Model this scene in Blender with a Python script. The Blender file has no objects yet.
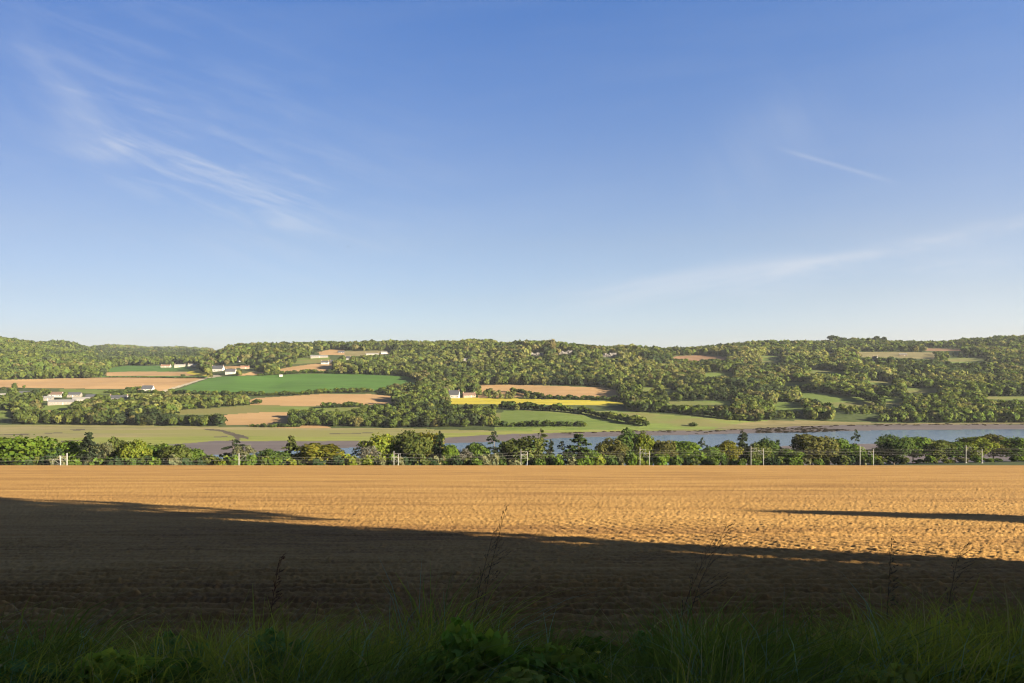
import bpy, math, random
import numpy as np
R = math.radians
rng = np.random.default_rng(11)
random.seed(5)
scene = bpy.context.scene
C = scene.collection
F = 800.0; CX = 512.0; HY = 365.0          # focal length in pixels, centre column and horizon row of the view

# ------------------------------------------------------------------ helpers
def tag(o, label=None, cat=None, group=None, kind=None):
    if label: o['label'] = label
    if cat: o['category'] = cat
    if group: o['group'] = group
    if kind: o['kind'] = kind
    return o

def empty(name, loc, rz=0.0):
    o = bpy.data.objects.new(name, None); C.objects.link(o)
    o.location = loc; o.rotation_euler = (0, 0, rz); o.empty_display_size = 0.3
    return o

def link(name, me, mat=None, parent=None, loc=None):
    o = bpy.data.objects.new(name, me); C.objects.link(o)
    if mat is not None and not me.materials: me.materials.append(mat)
    if parent is not None: o.parent = parent
    if loc is not None: o.location = loc
    return o

def mesh_from(name, V, Fc, tint=None, smooth=False, n=4):
    """V (k,3), Fc (m,n) int array of equal sized faces"""
    me = bpy.data.meshes.new(name)
    V = np.ascontiguousarray(V, dtype=np.float32); Fc = np.ascontiguousarray(Fc, dtype=np.int32)
    m = len(Fc); n = Fc.shape[1]
    me.vertices.add(len(V)); me.vertices.foreach_set('co', V.ravel())
    me.loops.add(m*n); me.loops.foreach_set('vertex_index', Fc.ravel())
    me.polygons.add(m)
    me.polygons.foreach_set('loop_start', np.arange(0, m*n, n, dtype=np.int32))
    me.polygons.foreach_set('loop_total', np.full(m, n, dtype=np.int32))
    if smooth: me.polygons.foreach_set('use_smooth', np.ones(m, dtype=bool))
    me.update(calc_edges=True)
    if tint is not None:
        at = me.attributes.new('tint', 'FLOAT_COLOR', 'POINT')
        c = np.ones((len(V), 4), dtype=np.float32); c[:, :3] = tint
        at.data.foreach_set('color', c.ravel())
    return me

class MB:
    """collects boxes, tubes and loose polygons into one mesh"""
    def __init__(s): s.v = []; s.f = []
    def poly(s, pts):
        b = len(s.v); s.v += [tuple(p) for p in pts]; s.f.append(tuple(range(b, b+len(pts))))
    def box(s, c, d, rz=0.0):
        b = len(s.v); cr, sr = math.cos(rz), math.sin(rz)
        for z in (-.5, .5):
            for x, y in ((-.5, -.5), (.5, -.5), (.5, .5), (-.5, .5)):
                px, py = x*d[0], y*d[1]
                s.v.append((c[0]+px*cr-py*sr, c[1]+px*sr+py*cr, c[2]+z*d[2]))
        for f in ((3, 2, 1, 0), (4, 5, 6, 7), (0, 1, 5, 4), (1, 2, 6, 5), (2, 3, 7, 6), (3, 0, 4, 7)):
            s.f.append(tuple(b+i for i in f))
    def tube(s, pts, rad, n=6):
        pts = [np.array(p, float) for p in pts]
        if not hasattr(rad, '__len__'): rad = [rad]*len(pts)
        b = len(s.v)
        for i, p in enumerate(pts):
            t = pts[min(i+1, len(pts)-1)] - pts[max(i-1, 0)]
            t = t/(np.linalg.norm(t)+1e-9)
            u = np.cross(t, (0, 0, 1.) if abs(t[2]) < .9 else (1., 0, 0)); u /= np.linalg.norm(u)
            w = np.cross(t, u)
            for k in range(n):
                a = 2*math.pi*k/n
                s.v.append(tuple(p + rad[i]*(math.cos(a)*u+math.sin(a)*w)))
        for i in range(len(pts)-1):
            for k in range(n):
                s.f.append((b+i*n+k, b+i*n+(k+1) % n, b+(i+1)*n+(k+1) % n, b+(i+1)*n+k))
        s.f.append(tuple(b+k for k in reversed(range(n))))
        s.f.append(tuple(b+(len(pts)-1)*n+k for k in range(n)))
    def build(s, name, mat, parent=None, loc=None):
        me = bpy.data.meshes.new(name); me.from_pydata(s.v, [], s.f); me.update()
        return link(name, me, mat, parent, loc)

# value noise on a wrapped lattice
_lat = np.random.default_rng(3).random((6, 256, 256))
def vnoise(x, y, k=0):
    L = _lat[k % 6]
    xi = np.floor(x).astype(np.int64); yi = np.floor(y).astype(np.int64)
    fx = x-xi; fy = y-yi; fx = fx*fx*(3-2*fx); fy = fy*fy*(3-2*fy)
    a = L[xi % 256, yi % 256]; b = L[(xi+1) % 256, yi % 256]; c = L[xi % 256, (yi+1) % 256]; d = L[(xi+1) % 256, (yi+1) % 256]
    return (a*(1-fx)+b*fx)*(1-fy)+(c*(1-fx)+d*fx)*fy

# ------------------------------------------------------------------ node helpers
def new_mat(name):
    m = bpy.data.materials.new(name); m.use_nodes = True
    nt = m.node_tree
    for n in list(nt.nodes): nt.nodes.remove(n)
    out = nt.nodes.new('ShaderNodeOutputMaterial')
    return m, nt, out
def N(nt, t, **kw):
    n = nt.nodes.new(t)
    for k, v in kw.items():
        if k.startswith('i_'):
            key = k[2:]
            n.inputs[int(key) if key.isdigit() else key.replace('_', ' ')].default_value = v
        else: setattr(n, k, v)
    return n
def ramp(nt, fac, stops):
    r = nt.nodes.new('ShaderNodeValToRGB'); nt.links.new(fac, r.inputs[0])
    e = r.color_ramp.elements
    while len(e) < len(stops): e.new(0.5)
    for i, (p, c) in enumerate(stops):
        e[i].position = p; e[i].color = (*c, 1) if len(c) == 3 else c
    return r.outputs[0]
def mixc(nt, fac, a, b, mode='MIX'):
    m = nt.nodes.new('ShaderNodeMix'); m.data_type = 'RGBA'; m.blend_type = mode
    for idx, v in ((0, fac), (6, a), (7, b)):
        if hasattr(v, 'is_linked') or isinstance(v, bpy.types.NodeSocket): nt.links.new(v, m.inputs[idx])
        else: m.inputs[idx].default_value = v if idx == 0 else (*v, 1)
    return m.outputs[2]
def mth(nt, op, a, b=None, c=None, clamp=False):
    m = nt.nodes.new('ShaderNodeMath'); m.operation = op; m.use_clamp = clamp
    for i, v in enumerate((a, b, c)):
        if v is None: continue
        if isinstance(v, bpy.types.NodeSocket): nt.links.new(v, m.inputs[i])
        else: m.inputs[i].default_value = v
    return m.outputs[0]
def noise(nt, scale, detail=3, stretch=(1, 1, 1), coord='Object', rough=.55, rot=0.0):
    tc = nt.nodes.new('ShaderNodeTexCoord'); mp = nt.nodes.new('ShaderNodeMapping')
    mp.inputs['Scale'].default_value = stretch; mp.inputs['Rotation'].default_value = (0, 0, rot)
    nt.links.new(tc.outputs[coord], mp.inputs[0])
    n = nt.nodes.new('ShaderNodeTexNoise'); n.inputs['Scale'].default_value = scale
    n.inputs['Detail'].default_value = detail; n.inputs['Roughness'].default_value = rough
    nt.links.new(mp.outputs[0], n.inputs['Vector'])
    return n.outputs['Fac']

def land_mat(name, dark, light, scale=.05, fine=.8, stretch=(1, 1, 1), rot=0.0, rough=.95, bump=0.0, third=None):
    m, nt, out = new_mat(name)
    n1 = noise(nt, scale, 5, stretch, rot=rot); n2 = noise(nt, fine, 3, stretch, rot=rot)
    f = mth(nt, 'ADD', mth(nt, 'MULTIPLY', n1, .6), mth(nt, 'MULTIPLY', n2, .4))
    col = ramp(nt, f, [(.38, dark), (.61, light)])
    if third:
        n3 = noise(nt, scale*.35, 3, stretch, rot=rot)
        col = mixc(nt, ramp(nt, n3, [(.48, (0, 0, 0)), (.62, (1, 1, 1))]), col, third)
    p = N(nt, 'ShaderNodeBsdfPrincipled'); p.inputs['Roughness'].default_value = rough
    p.inputs['Specular IOR Level'].default_value = .15
    nt.links.new(col, p.inputs['Base Color'])
    if bump:
        b = N(nt, 'ShaderNodeBump'); b.inputs['Strength'].default_value = 1; b.inputs['Distance'].default_value = bump
        nt.links.new(n2, b.inputs['Height']); nt.links.new(b.outputs[0], p.inputs['Normal'])
    nt.links.new(p.outputs[0], out.inputs[0])
    return m
def plain(name, col, rough=.8, var=.15, scale=1.5, metal=0.0):
    m, nt, out = new_mat(name)
    n = noise(nt, scale, 4)
    c = ramp(nt, n, [(.3, tuple(x*(1-var) for x in col)), (.7, tuple(min(1, x*(1+var)) for x in col))])
    p = N(nt, 'ShaderNodeBsdfPrincipled'); p.inputs['Roughness'].default_value = rough; p.inputs['Metallic'].default_value = metal
    p.inputs['Specular IOR Level'].default_value = .3
    nt.links.new(c, p.inputs['Base Color']); nt.links.new(p.outputs[0], out.inputs[0])
    return m
def leaf_mat(name, trans=.3, fleck=0.0):
    """base colour = per-leaf tint x the object's own colour"""
    m, nt, out = new_mat(name)
    at = N(nt, 'ShaderNodeAttribute', attribute_name='tint'); oi = N(nt, 'ShaderNodeObjectInfo')
    col = mixc(nt, 1.0, at.outputs['Color'], oi.outputs['Color'], 'MULTIPLY')
    d = N(nt, 'ShaderNodeBsdfDiffuse'); t = N(nt, 'ShaderNodeBsdfTranslucent')
    nt.links.new(col, d.inputs[0]); nt.links.new(mixc(nt, 1.0, col, (.95, 1.0, .55), 'MULTIPLY'), t.inputs[0])
    mx = N(nt, 'ShaderNodeMixShader'); mx.inputs[0].default_value = trans
    nt.links.new(d.outputs[0], mx.inputs[1]); nt.links.new(t.outputs[0], mx.inputs[2]); nt.links.new(mx.outputs[0], out.inputs[0])
    return m

M_leaf = leaf_mat('foliage', .36)
M_blade = leaf_mat('grass_blades', .4)
M_bark = plain('bark', (.12, .09, .065), .9, .3, 3)

# ------------------------------------------------------------------ terrain
SLOPE = .1170; EYE = 2.1
def zfield(y): return -(EYE+SLOPE*y)
WATER = -60.0
# per column: (distance, height) in the hidden dip, then (distance, row) beyond
rail_pts = [(-300, 258), (67, 268), (239, 283), (394, 303), (521, 330), (640, 350), (751, 370), (860, 385), (966, 397), (1400, 440)]
def drail(X): return float(np.interp(X, [p[0] for p in rail_pts], [p[1] for p in rail_pts]))
def dip(X):
    d = drail(X); t = (d-258)/(440-258)
    zr = -36.5-15.5*t/.765 if t < .765 else -52-2*(t-.765)
    zr = max(zr, -49.0)
    return [(250, zfield(250)), (min(d-2, 256+14*t), zr*.35+zfield(250)*.65-1), (d-3, zr+.5) , (d+4, zr), (d+45, zr-5), (max(d+110, 455), WATER)]
cols = {
 0:  [(425,800),(410,880),(400,960),(392,1040),(388,1080),(380,1200),(377,1260),(370,1360),(360,1520),(349,1720),(341,1900)],
 60: [(425,800),(410,880),(400,960),(392,1040),(388,1080),(380,1210),(377,1280),(370,1420),(360,1640),(351,1950),(343.5,2300)],
 110:[(425,800),(410,880),(400,960),(392,1040),(388,1080),(379,1220),(376.5,1300),(370,1500),(362,1900),(353,2600),(347,3100)],
 170:[(426,787),(410,880),(400,970),(392,1050),(388,1090),(378,1230),(376,1270),(370,1450),(366,1650),(360,2000),(354,2800),(349,3400)],
 208:[(426.5,780),(411,875),(402,945),(392.5,1045),(386,1100),(377,1215),(373,1290),(367,1420),(362,1600),(357,2000),(353,2900),(351,3300)],
 235:[(427,774),(412,870),(405,920),(393,1040),(385,1110),(376,1200),(370,1290),(362,1420),(354,1550),(350,1680)],
 270:[(427.5,768),(413,865),(405.5,920),(393,1045),(382,1150),(375,1225),(366,1370),(358,1480),(352,1600),(347.5,1720)],
 320:[(428,762),(414,860),(406,920),(400,980),(392,1050),(380,1170),(374,1240),(363,1400),(357,1500),(353,1600),(347,1760)],
 400:[(428,762),(415,850),(405,930),(395,1030),(385,1130),(375,1250),(365,1390),(355,1560),(347,1760)],
 470:[(430,738),(415,840),(405,930),(395,1030),(385,1130),(375,1260),(365,1380),(355,1500),(344.5,1680)],
 550:[(432,716),(420,790),(412,850),(404,930),(397,1000),(385,1130),(375,1230),(365,1330),(355,1440),(348,1540)],
 640:[(431,727),(420,800),(412,850),(404,940),(395,1030),(385,1130),(375,1230),(365,1340),(357,1450),(353,1600)],
 700:[(429,750),(415,840),(405,930),(395,1040),(385,1150),(375,1270),(365,1400),(359,1530),(354,1680),(352,1800)],
 770:[(425,800),(415,860),(405,940),(395,1040),(385,1150),(375,1280),(365,1430),(355,1620),(346.5,1800)],
 850:[(423,828),(412,880),(403,950),(395,1020),(385,1130),(375,1250),(365,1400),(355,1600),(347,1800),(343,1900)],
 930:[(422.5,835),(412,885),(403,955),(395,1025),(385,1130),(375,1250),(365,1400),(355,1600),(348,1830),(346.5,1900)],
 1010:[(422,842),(412,890),(403,960),(395,1030),(385,1140),(375,1260),(365,1410),(355,1600),(347,1760),(338.5,1950)],
}
cols[-400] = cols[0]; cols[1500] = cols[1010]
KX = sorted(cols)
DG = np.concatenate([np.arange(250, 470, 3.5), 470*np.exp(np.arange(0, .585, .0065))])
DG = np.concatenate([DG, np.arange(DG[-1]+5, 1800, 5.5), np.geomspace(1808, 3900, 95)])
def col_profile(X):
    k = [(d, z) for d, z in dip(X)]
    c = cols[X]; first = c[0]
    k.append((first[1]-4, WATER))
    for y, d in c: k.append((d, -(y-HY)/F*d))
    k[-len(c)] = (first[1], WATER)
    dl, zl = k[-1]
    k += [(dl+350, zl-14), (dl+900, zl-26), (6000, zl-40)]
    ds = np.array([a for a, b in k]); zs = np.array([b for a, b in k])
    z = np.interp(DG, ds, zs)
    far = DG > first[1]+15
    for _ in range(3):                       # soften the knots on the slopes
        zz = z.copy(); zz[2:-2] = (z[:-4]+z[1:-3]+z[2:-2]+z[3:-1]+z[4:])/5
        z = np.where(far, zz, z)
    return z
PZ = np.array([col_profile(X) for X in KX])
def smooth_x(X):
    X = np.asarray(X, float); i = np.clip(np.searchsorted(KX, X)-1, 0, len(KX)-2)
    x0 = np.array(KX)[i]; x1 = np.array(KX)[i+1]; t = np.clip((X-x0)/(x1-x0), 0, 1)
    return i, t*t*(3-2*t)*.5+t*.5
def zgrid(Xs):
    i, t = smooth_x(Xs)
    return PZ[i]*(1-t)[:, None]+PZ[i+1]*t[:, None]
def zat(x, y):
    x = np.atleast_1d(np.asarray(x, float)); y = np.atleast_1d(np.asarray(y, float))
    X = CX+F*x/np.maximum(y, 1)
    i, t = smooth_x(X)
    j = np.clip(np.searchsorted(DG, y)-1, 0, len(DG)-2)
    s = np.clip((y-DG[j])/(DG[j+1]-DG[j]), 0, 1)
    a = PZ[i, j]*(1-s)+PZ[i, j+1]*s; b = PZ[i+1, j]*(1-s)+PZ[i+1, j+1]*s
    z = a*(1-t)+b*t
    return np.where(y < 250, zfield(y), z)
JS = int(np.searchsorted(DG, 520))
def dist_at(X, row):
    """distance at which the ground is seen in this column and row"""
    z = zgrid(np.array([X]))[0]; r = HY-F*z/DG
    run = np.minimum.accumulate(r[JS:])
    k = int(np.argmax(run <= row)) if (run <= row).any() else int(np.argmin(r[JS:]))
    return float(DG[JS+k])
def at(X, row):
    d = dist_at(X, row); x = (X-CX)/F*d
    return x, d, float(zat(x, d)[0])

def inpoly(px, py, poly):
    c = np.zeros(px.shape, bool); n = len(poly); j = n-1
    for i in range(n):
        xi, yi = poly[i]; xj, yj = poly[j]
        if yi != yj:
            cond = ((yi > py) != (yj > py)) & (px < (xj-xi)*(py-yi)/(yj-yi)+xi)
            c ^= cond
        j = i
    return c

TAN = ((.225, .142, .066), (.285, .188, .09))
land = {   # kind of land -> material
 'hillside': land_mat('hillside_turf', (.022, .036, .009), (.045, .062, .016), .02, .15),
 'riverside_meadow': land_mat('riverside_meadow', (.070, .11, .020), (.125, .165, .034), .03, .25, (1, 2.5, 1), third=(.115, .115, .038)),
 'tan_field': land_mat('tan_field', *TAN, .012, .3, (.3, 2.5, 1)),
 'green_crop_field': land_mat('green_crop', (.034, .082, .012), (.050, .115, .017), .015, .08, (.3, 3, 1), rot=.12),
 'yellow_rape_field': land_mat('rape_bloom', (.24, .205, .02), (.33, .285, .028), .05, .5, (.4, 2, 1)),
 'pasture': land_mat('pasture', (.066, .10, .018), (.098, .135, .026), .02, .2, (.6, 2, 1), third=(.11, .105, .035)),
 'red_field': land_mat('red_soil', (.13, .075, .045), (.18, .11, .06), .02, .2, (.4, 2, 1)),
 'salt_marsh': land_mat('salt_marsh', (.095, .105, .04), (.225, .185, .092), .03, .25, (.35, 2.2, 1), third=(.15, .15, .045)),
 'marsh_edge': land_mat('marsh_edge', (.115, .14, .026), (.18, .19, .042), .03, .3, (.35, 2.2, 1)),
 'mud_flat': land_mat('wet_mud', (.075, .060, .054), (.115, .094, .082), .03, .4, (.3, 2.5, 1), rough=.55),
 'tidal_creek': land_mat('creek_mud', (.035, .03, .022), (.08, .065, .045), .05, .5),
 'farm_track': land_mat('track_gravel', (.24, .21, .16), (.30, .27, .20), .1, 1),
 'shore_bank': land_mat('shore_bank', (.085, .085, .035), (.17, .14, .068), .05, .5, (.4, 2, 1)),
}
# water
m, nt, out = new_mat('river_water')
p = N(nt, 'ShaderNodeBsdfPrincipled'); p.inputs['Base Color'].default_value = (.05, .08, .125, 1)
p.inputs['Roughness'].default_value = .16; p.inputs['IOR'].default_value = 1.33
b = N(nt, 'ShaderNodeBump'); b.inputs['Distance'].default_value = .12; b.inputs['Strength'].default_value = 1.0
nz = noise(nt, .25, 4, (.4, 1.3, 1)); nt.links.new(nz, b.inputs['Height']); nt.links.new(b.outputs[0], p.inputs['Normal'])
nt.links.new(p.outputs[0], out.inputs[0]); land['river'] = m

# land parcels, each outlined where it is seen on the ground; later ones win
FIELDS = [
 ('riverside_meadow', [(495,432),(512,433),(560,432),(640,431),(700,431),(770,428),(770,420),(740,421),(700,417),(660,414),(640,412),(600,411),(560,409),(540,409),(495,413)]),
 ('shore_bank', [(715,428.5),(745,422.5),(770,420.5),(800,420.5),(850,421.5),(880,423),(1100,422.6),(1100,424),(860,424.6),(800,426.5),(770,430),(730,430)]),
 ('tan_field', [(-200,388),(0,387.5),(70,388.5),(120,389),(160,391.5),(207,378),(203,377),(128,377.2),(60,378.3),(0,380),(-200,382)]),
 ('pasture', [(60,389),(120,390),(165,391),(150,394),(100,394),(60,391.5)]),
 ('green_crop_field', [(108,372),(190,371.5),(192,366),(128,365.5),(108,368)]),
 ('tan_field', [(105,376),(200,376),(198,371.8),(130,371.5),(105,372.5)]),
 ('yellow_rape_field', [(190,371),(198,369.5),(208,373.5),(207,376),(196,375.5),(186,373)]),
 ('green_crop_field', [(90,377.2),(207,377.4),(208,376),(90,376)]),
 ('farm_track', [(164,392.3),(207.5,378.2),(222,376.3),(218,374.5),(213,375),(207,377.2),(161,391)]),
 ('green_crop_field', [(170,392.3),(209,378.3),(222,376.6),(300,374.2),(350,373.5),(405,376.5),(416,379),(417,386),(412,391),(380,390.5),(300,393),(256,394),(200,394.5)]),
 ('tan_field', [(236,375.6),(262,375),(268,371.8),(250,372)]), ('tan_field', [(222,368.8),(248,368),(247,365.3),(224,366.3)]),
 ('pasture', [(292,364),(330,363),(330,357),(312,356.5),(294,359)]),
 ('tan_field', [(278,372.5),(336,371.5),(334,362.5),(312,364),(290,367),(278,369.5)]),
 ('tan_field', [(320,355),(344,355),(344,349.5),(330,349.5),(318,352)]),
 ('shore_bank', [(344,357),(392,354),(392,350.5),(344,351)]),
 ('tan_field', [(250,405),(285,407.5),(330,405),(395,404.5),(398,396.5),(370,394),(320,394),(290,396),(256,398),(246,401)]),
 ('pasture', [(175,415.5),(256,413.5),(330,414.5),(362,414),(362,407),(300,406),(256,404.5),(215,408),(175,410)]),
 ('tan_field', [(226,425),(300,426),(352,425),(356,417),(330,413),(290,412),(256,412.5),(222,415)]),
 ('tan_field', [(268,430),(332,428.5),(328,426),(290,425.5),(268,427)]),
 ('pasture', [(30,410),(70,410),(72,403.5),(45,403.5)]), ('pasture', [(-30,419),(12,417.5),(14,410.5),(-30,411)]),
 ('tan_field', [(478,398),(530,397),(585,399),(622,397.5),(618,390),(600,387.5),(560,386),(512,384.5),(478,385)]),
 ('yellow_rape_field', [(446,401),(452,404.3),(512,404.3),(560,404.8),(600,405.5),(631,405),(625,402),(590,400.5),(512,398.5),(446,397.5)]),
 ('pasture', [(505,409),(590,416),(640,421),(640,427),(500,428),(500,415)]),
 ('red_field', [(668,361),(728,361),(727,356.5),(700,355.2),(676,356)]),
 ('pasture', [(668,405.5),(735,404.5),(735,400.5),(668,401.5)]),
 ('pasture', [(797,390.5),(838,394),(880,399),(890,412),(862,414.5),(840,411),(800,397)]),
 ('pasture', [(770,410.5),(806,410),(802,403),(776,401)]),
 ('pasture', [(866,383.5),(895,386),(893,380.5),(866,381)]), ('pasture', [(868,403),(905,405.5),(903,397),(870,394)]),
 ('shore_bank', [(858,357),(935,359),(935,352.5),(896,352),(858,352)]),
 ('red_field', [(926,351),(965,351),(960,348.6),(924,348.4)]),
 ('pasture', [(948,363.5),(990,362),(986,357),(948,358)]),
 ('pasture', [(760,362),(784,362),(784,356),(760,356)]),
 ('pasture', [(985,399.5),(1060,400.5),(1060,396.5),(985,396.5)]),
 ('pasture', [(806,373),(846,374.5),(846,370.5),(806,369.5)]), ('pasture', [(905,392.5),(940,393),(938,388.5),(905,388.5)]), ('pasture', [(640,391),(676,391.5),(674,388),(642,387.6)]), ('pasture', [(780,385),(812,386.5),(812,382.5),(782,381.5)]), ('pasture', [(700,376.5),(735,377),(735,372.5),(702,373)]),
]
MARSH = [(-400,424.2),(0,424.6),(100,424.8),(256,427),(300,428.3),(400,428.2),(500,431),(640,429.5),(640,470),(-400,470)]
EDGE = [(-400,438),(60,438),(150,437),(256,436),(300,437),(386,436),(440,433),(500,431.5),(640,429.5),(640,470),(-400,470)]
MUD = [(120,449),(150,445.5),(176,444),(215,441),(258,441),(390,441),(444,437.5),(512,434),(560,433),(640,431),(700,431),(768,428),(800,426),(900,424.3),(1500,423.3),(1500,500),(-400,500),(-400,462)]
WAT = [(150,457.5),(216,454.8),(256,452.6),(300,449.4),(340,448),(400,446),(444,443.5),(512,441),(560,438),(640,435.7),(700,434.6),(768,433),(820,431.7),(900,429.7),(1500,428.6),
       (1500,439),(1024,440.5),(960,442),(900,444.5),(850,443.5),(800,445),(760,447.5),(715,458),(700,470),(640,474),(512,478),(200,478),(60,478)]
CREEKS = [[(205,429),(222,429.6),(233,432.3),(248,436.7),(248,439),(236,437.5),(221,431.6),(205,430.2)], [(232,435),(240,437),(240,441.3),(226,441.3),(236,439)],
          [(70,429.3),(84,429),(86,430.6),(74,430.8)], [(45,433),(62,432.2),(62,433),(45,434)], [(60,441),(90,439),(90,439.8),(60,442)], [(214,436.4),(228,436),(228,437),(214,437.3)],
          [(330,433.6),(372,432.5),(372,433.3),(330,434.4)], [(0,434.5),(30,433.8),(30,434.6),(0,435.4)]]

a_in = np.arange(-.74, .7401, 1.5/F); a_out = np.geomspace(.76, 1.5, 14)
A = np.concatenate([-a_out[::-1], a_in, a_out])
Xs = CX+F*A
Z = zgrid(np.clip(Xs, -399, 1499))
AA, DD = np.meshgrid(A, DG, indexing='ij')
PX = AA*DD
nzx = (vnoise(PX/70, DD/70, 1)-.5)*2.4+(vnoise(PX/22, DD/22, 2)-.5)*.8
und = np.clip((DD-900)/200, 0, 1)
Z = Z+nzx*und
V = np.stack([PX, DD, Z], -1).reshape(-1, 3)
nA, nD = len(A), len(DG)
I, J = np.meshgrid(np.arange(nA-1), np.arange(nD-1), indexing='ij')
Q = np.stack([I*nD+J, (I+1)*nD+J, (I+1)*nD+J+1, I*nD+J+1], -1).reshape(-1, 4)
cen = V[Q].mean(1)
# parcels are judged on the flat water level and the smooth slopes
sx = CX+F*cen[:, 0]/cen[:, 1]; sy = HY-F*cen[:, 2]/cen[:, 1]
jx = sx+(vnoise(cen[:, 0]/9, cen[:, 1]/9, 3)-.5)*2.0; jy = sy+(vnoise(cen[:, 0]/14, cen[:, 1]/14, 4)-.5)*.8
names = list(land)
cls = np.full(len(Q), names.index('hillside'))
flat = (cen[:, 1] > 455) & (cen[:, 2] < WATER+1.2)
for nm, pl in FIELDS:
    q = inpoly(sx, sy, pl) & (cen[:, 1] > 700); cls[q] = names.index(nm)
far_ok = cen[:, 1] > 455
cls[inpoly(jx, jy, MARSH) & (cen[:, 1] < 860) & far_ok] = names.index('salt_marsh')
cls[inpoly(jx, jy, EDGE) & (cen[:, 1] < 860) & far_ok] = names.index('marsh_edge')
cls[inpoly(jx, jy, MUD) & (cen[:, 1] < 860) & far_ok] = names.index('mud_flat')
for c in CREEKS: cls[inpoly(jx, jy, c) & (cen[:, 1] < 860)] = names.index('tidal_creek')
cls[inpoly(sx, sy, WAT) & flat] = names.index('river')
for k, nm in enumerate(names):
    sel = Q[cls == k]
    if not len(sel): continue
    if nm == 'river':
        u, inv = np.unique(sel, return_inverse=True); vv = V[u].copy(); vv[:, 2] = WATER
    else:
        u, inv = np.unique(sel, return_inverse=True); vv = V[u]
    me = mesh_from(nm, vv, inv.reshape(-1, 4), smooth=True)
    tag(link(nm, me, land[nm]), kind='structure')

# ------------------------------------------------------------------ the ploughed field in front
m, nt, out = new_mat('ploughed_soil')
n1 = noise(nt, .12, 4, (.5, 2.0, 1)); n2 = noise(nt, 11.0, 6, (1, .7, 1), rough=.75); n3 = noise(nt, 45, 3)
n4 = noise(nt, 1.1, 5, (.35, 2.4, 1), rough=.7)
f = mth(nt, 'ADD', mth(nt, 'MULTIPLY', n1, .35), mth(nt, 'ADD', mth(nt, 'MULTIPLY', n2, .3), mth(nt, 'MULTIPLY', n4, .35)))
col = ramp(nt, f, [(.36, (.15, .078, .030)), (.5, (.335, .195, .062)), (.62, (.43, .265, .092))])
# dark crumbs and pale stones lying on the soil
st = ramp(nt, n3, [(.69, (0, 0, 0)), (.74, (1, 1, 1))]); col = mixc(nt, mth(nt, 'MULTIPLY', st, .35), col, (.33, .22, .12))
# long soft bands running across the field, where the seed drill turned
wv = noise(nt, .05, 2, (.12, 3.2, 1)); col = mixc(nt, mth(nt, 'MULTIPLY', ramp(nt, wv, [(.45, (0, 0, 0)), (.7, (1, 1, 1))]), .3), col, (.19, .10, .042))
p = N(nt, 'ShaderNodeBsdfPrincipled'); p.inputs['Roughness'].default_value = .95; p.inputs['Specular IOR Level'].default_value = .08
nt.links.new(col, p.inputs['Base Color'])
hb = mth(nt, 'ADD', mth(nt, 'MULTIPLY', n2, 1.0), mth(nt, 'MULTIPLY', n3, .25))
b = N(nt, 'ShaderNodeBump'); b.inputs['Distance'].default_value = .028; b.inputs['Strength'].default_value = .9
nt.links.new(hb, b.inputs['Height']); nt.links.new(b.outputs[0], p.inputs['Normal']); nt.links.new(p.outputs[0], out.inputs[0])
M_soil = m
rows = np.arange(742, 463.0, -.5)
Dn = EYE/((rows-HY)/F-SLOPE); Dn = Dn[Dn < 249]
Dn = np.concatenate([Dn[Dn < 190], np.linspace(192, 250, 30)])
a_in = np.arange(-.70, .7001, 1.1/F); a_out = np.geomspace(.72, 13, 30)
A = np.concatenate([-a_out[::-1], a_in, a_out])
AA, DD = np.meshgrid(A, Dn, indexing='ij'); XX = AA*DD
# crumbly clods, drill rows across the slope, wheel tracks
def clod(s, k):
    q = vnoise(XX/s, DD/s, k); return np.abs(q-.5)*2
amp = np.clip(1.35-DD/90, .25, 1)*(1+.7*np.clip((17-DD)/5, 0, 1))
H = .020*vnoise(XX/.05, DD/.10, 2)+.016*vnoise(XX/.11, DD/.15, 0)+.014*(vnoise(XX/.9, DD/.45, 3)-.5)+.085*np.clip(vnoise(XX/.10, DD/.16, 5)-.76, 0, 1)
row_w = DD+.10*(vnoise(XX/2.5, DD/2.5, 4)-.5)
H += (.008+.022*np.clip((17-DD)/5, 0, 1)+.007*np.clip((34-DD)/10, 0, 1))*np.cos(2*math.pi*row_w/.45)*(.4+.8*vnoise(XX/1.5, DD/1.5, 5))
track = (np.abs(((row_w+1.0) % 6.5)-3.2) < .22)
H -= .032*track*(.3+vnoise(XX/.5, DD/.5, 0))
cross = np.cos(2*math.pi*(XX+.25*DD)/.42)
H += .012*cross*np.clip((DD-12)/6, 0, 1)*np.clip((32-DD)/8, 0, 1)*(.4+.8*vnoise(XX/3, DD/3, 1))*np.clip((XX+2)/5, .2, 1)
lumps = np.clip(vnoise(XX/.24, DD/.24, 4)-.72, 0, 1); H += .06*lumps
ZZ = zfield(DD)+H*amp*np.clip((249-DD)/40, 0, 1)
ZZ += .06*(vnoise(XX/14, DD/9, 2)-.5)*np.clip((DD-8)/15, 0, 1)*np.clip((249-DD)/40, 0, 1)
ZZ = np.where(np.abs(AA) > .7, zfield(DD)-.02, ZZ)
V = np.stack([XX, DD, ZZ], -1).reshape(-1, 3); nA, nD = ZZ.shape
I, J = np.meshgrid(np.arange(nA-1), np.arange(nD-1), indexing='ij')
Q = np.stack([I*nD+J, (I+1)*nD+J, (I+1)*nD+J+1, I*nD+J+1], -1).reshape(-1, 4)
tag(link('ploughed_field', mesh_from('ploughed_field', V, Q, smooth=True), M_soil), kind='structure')

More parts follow.
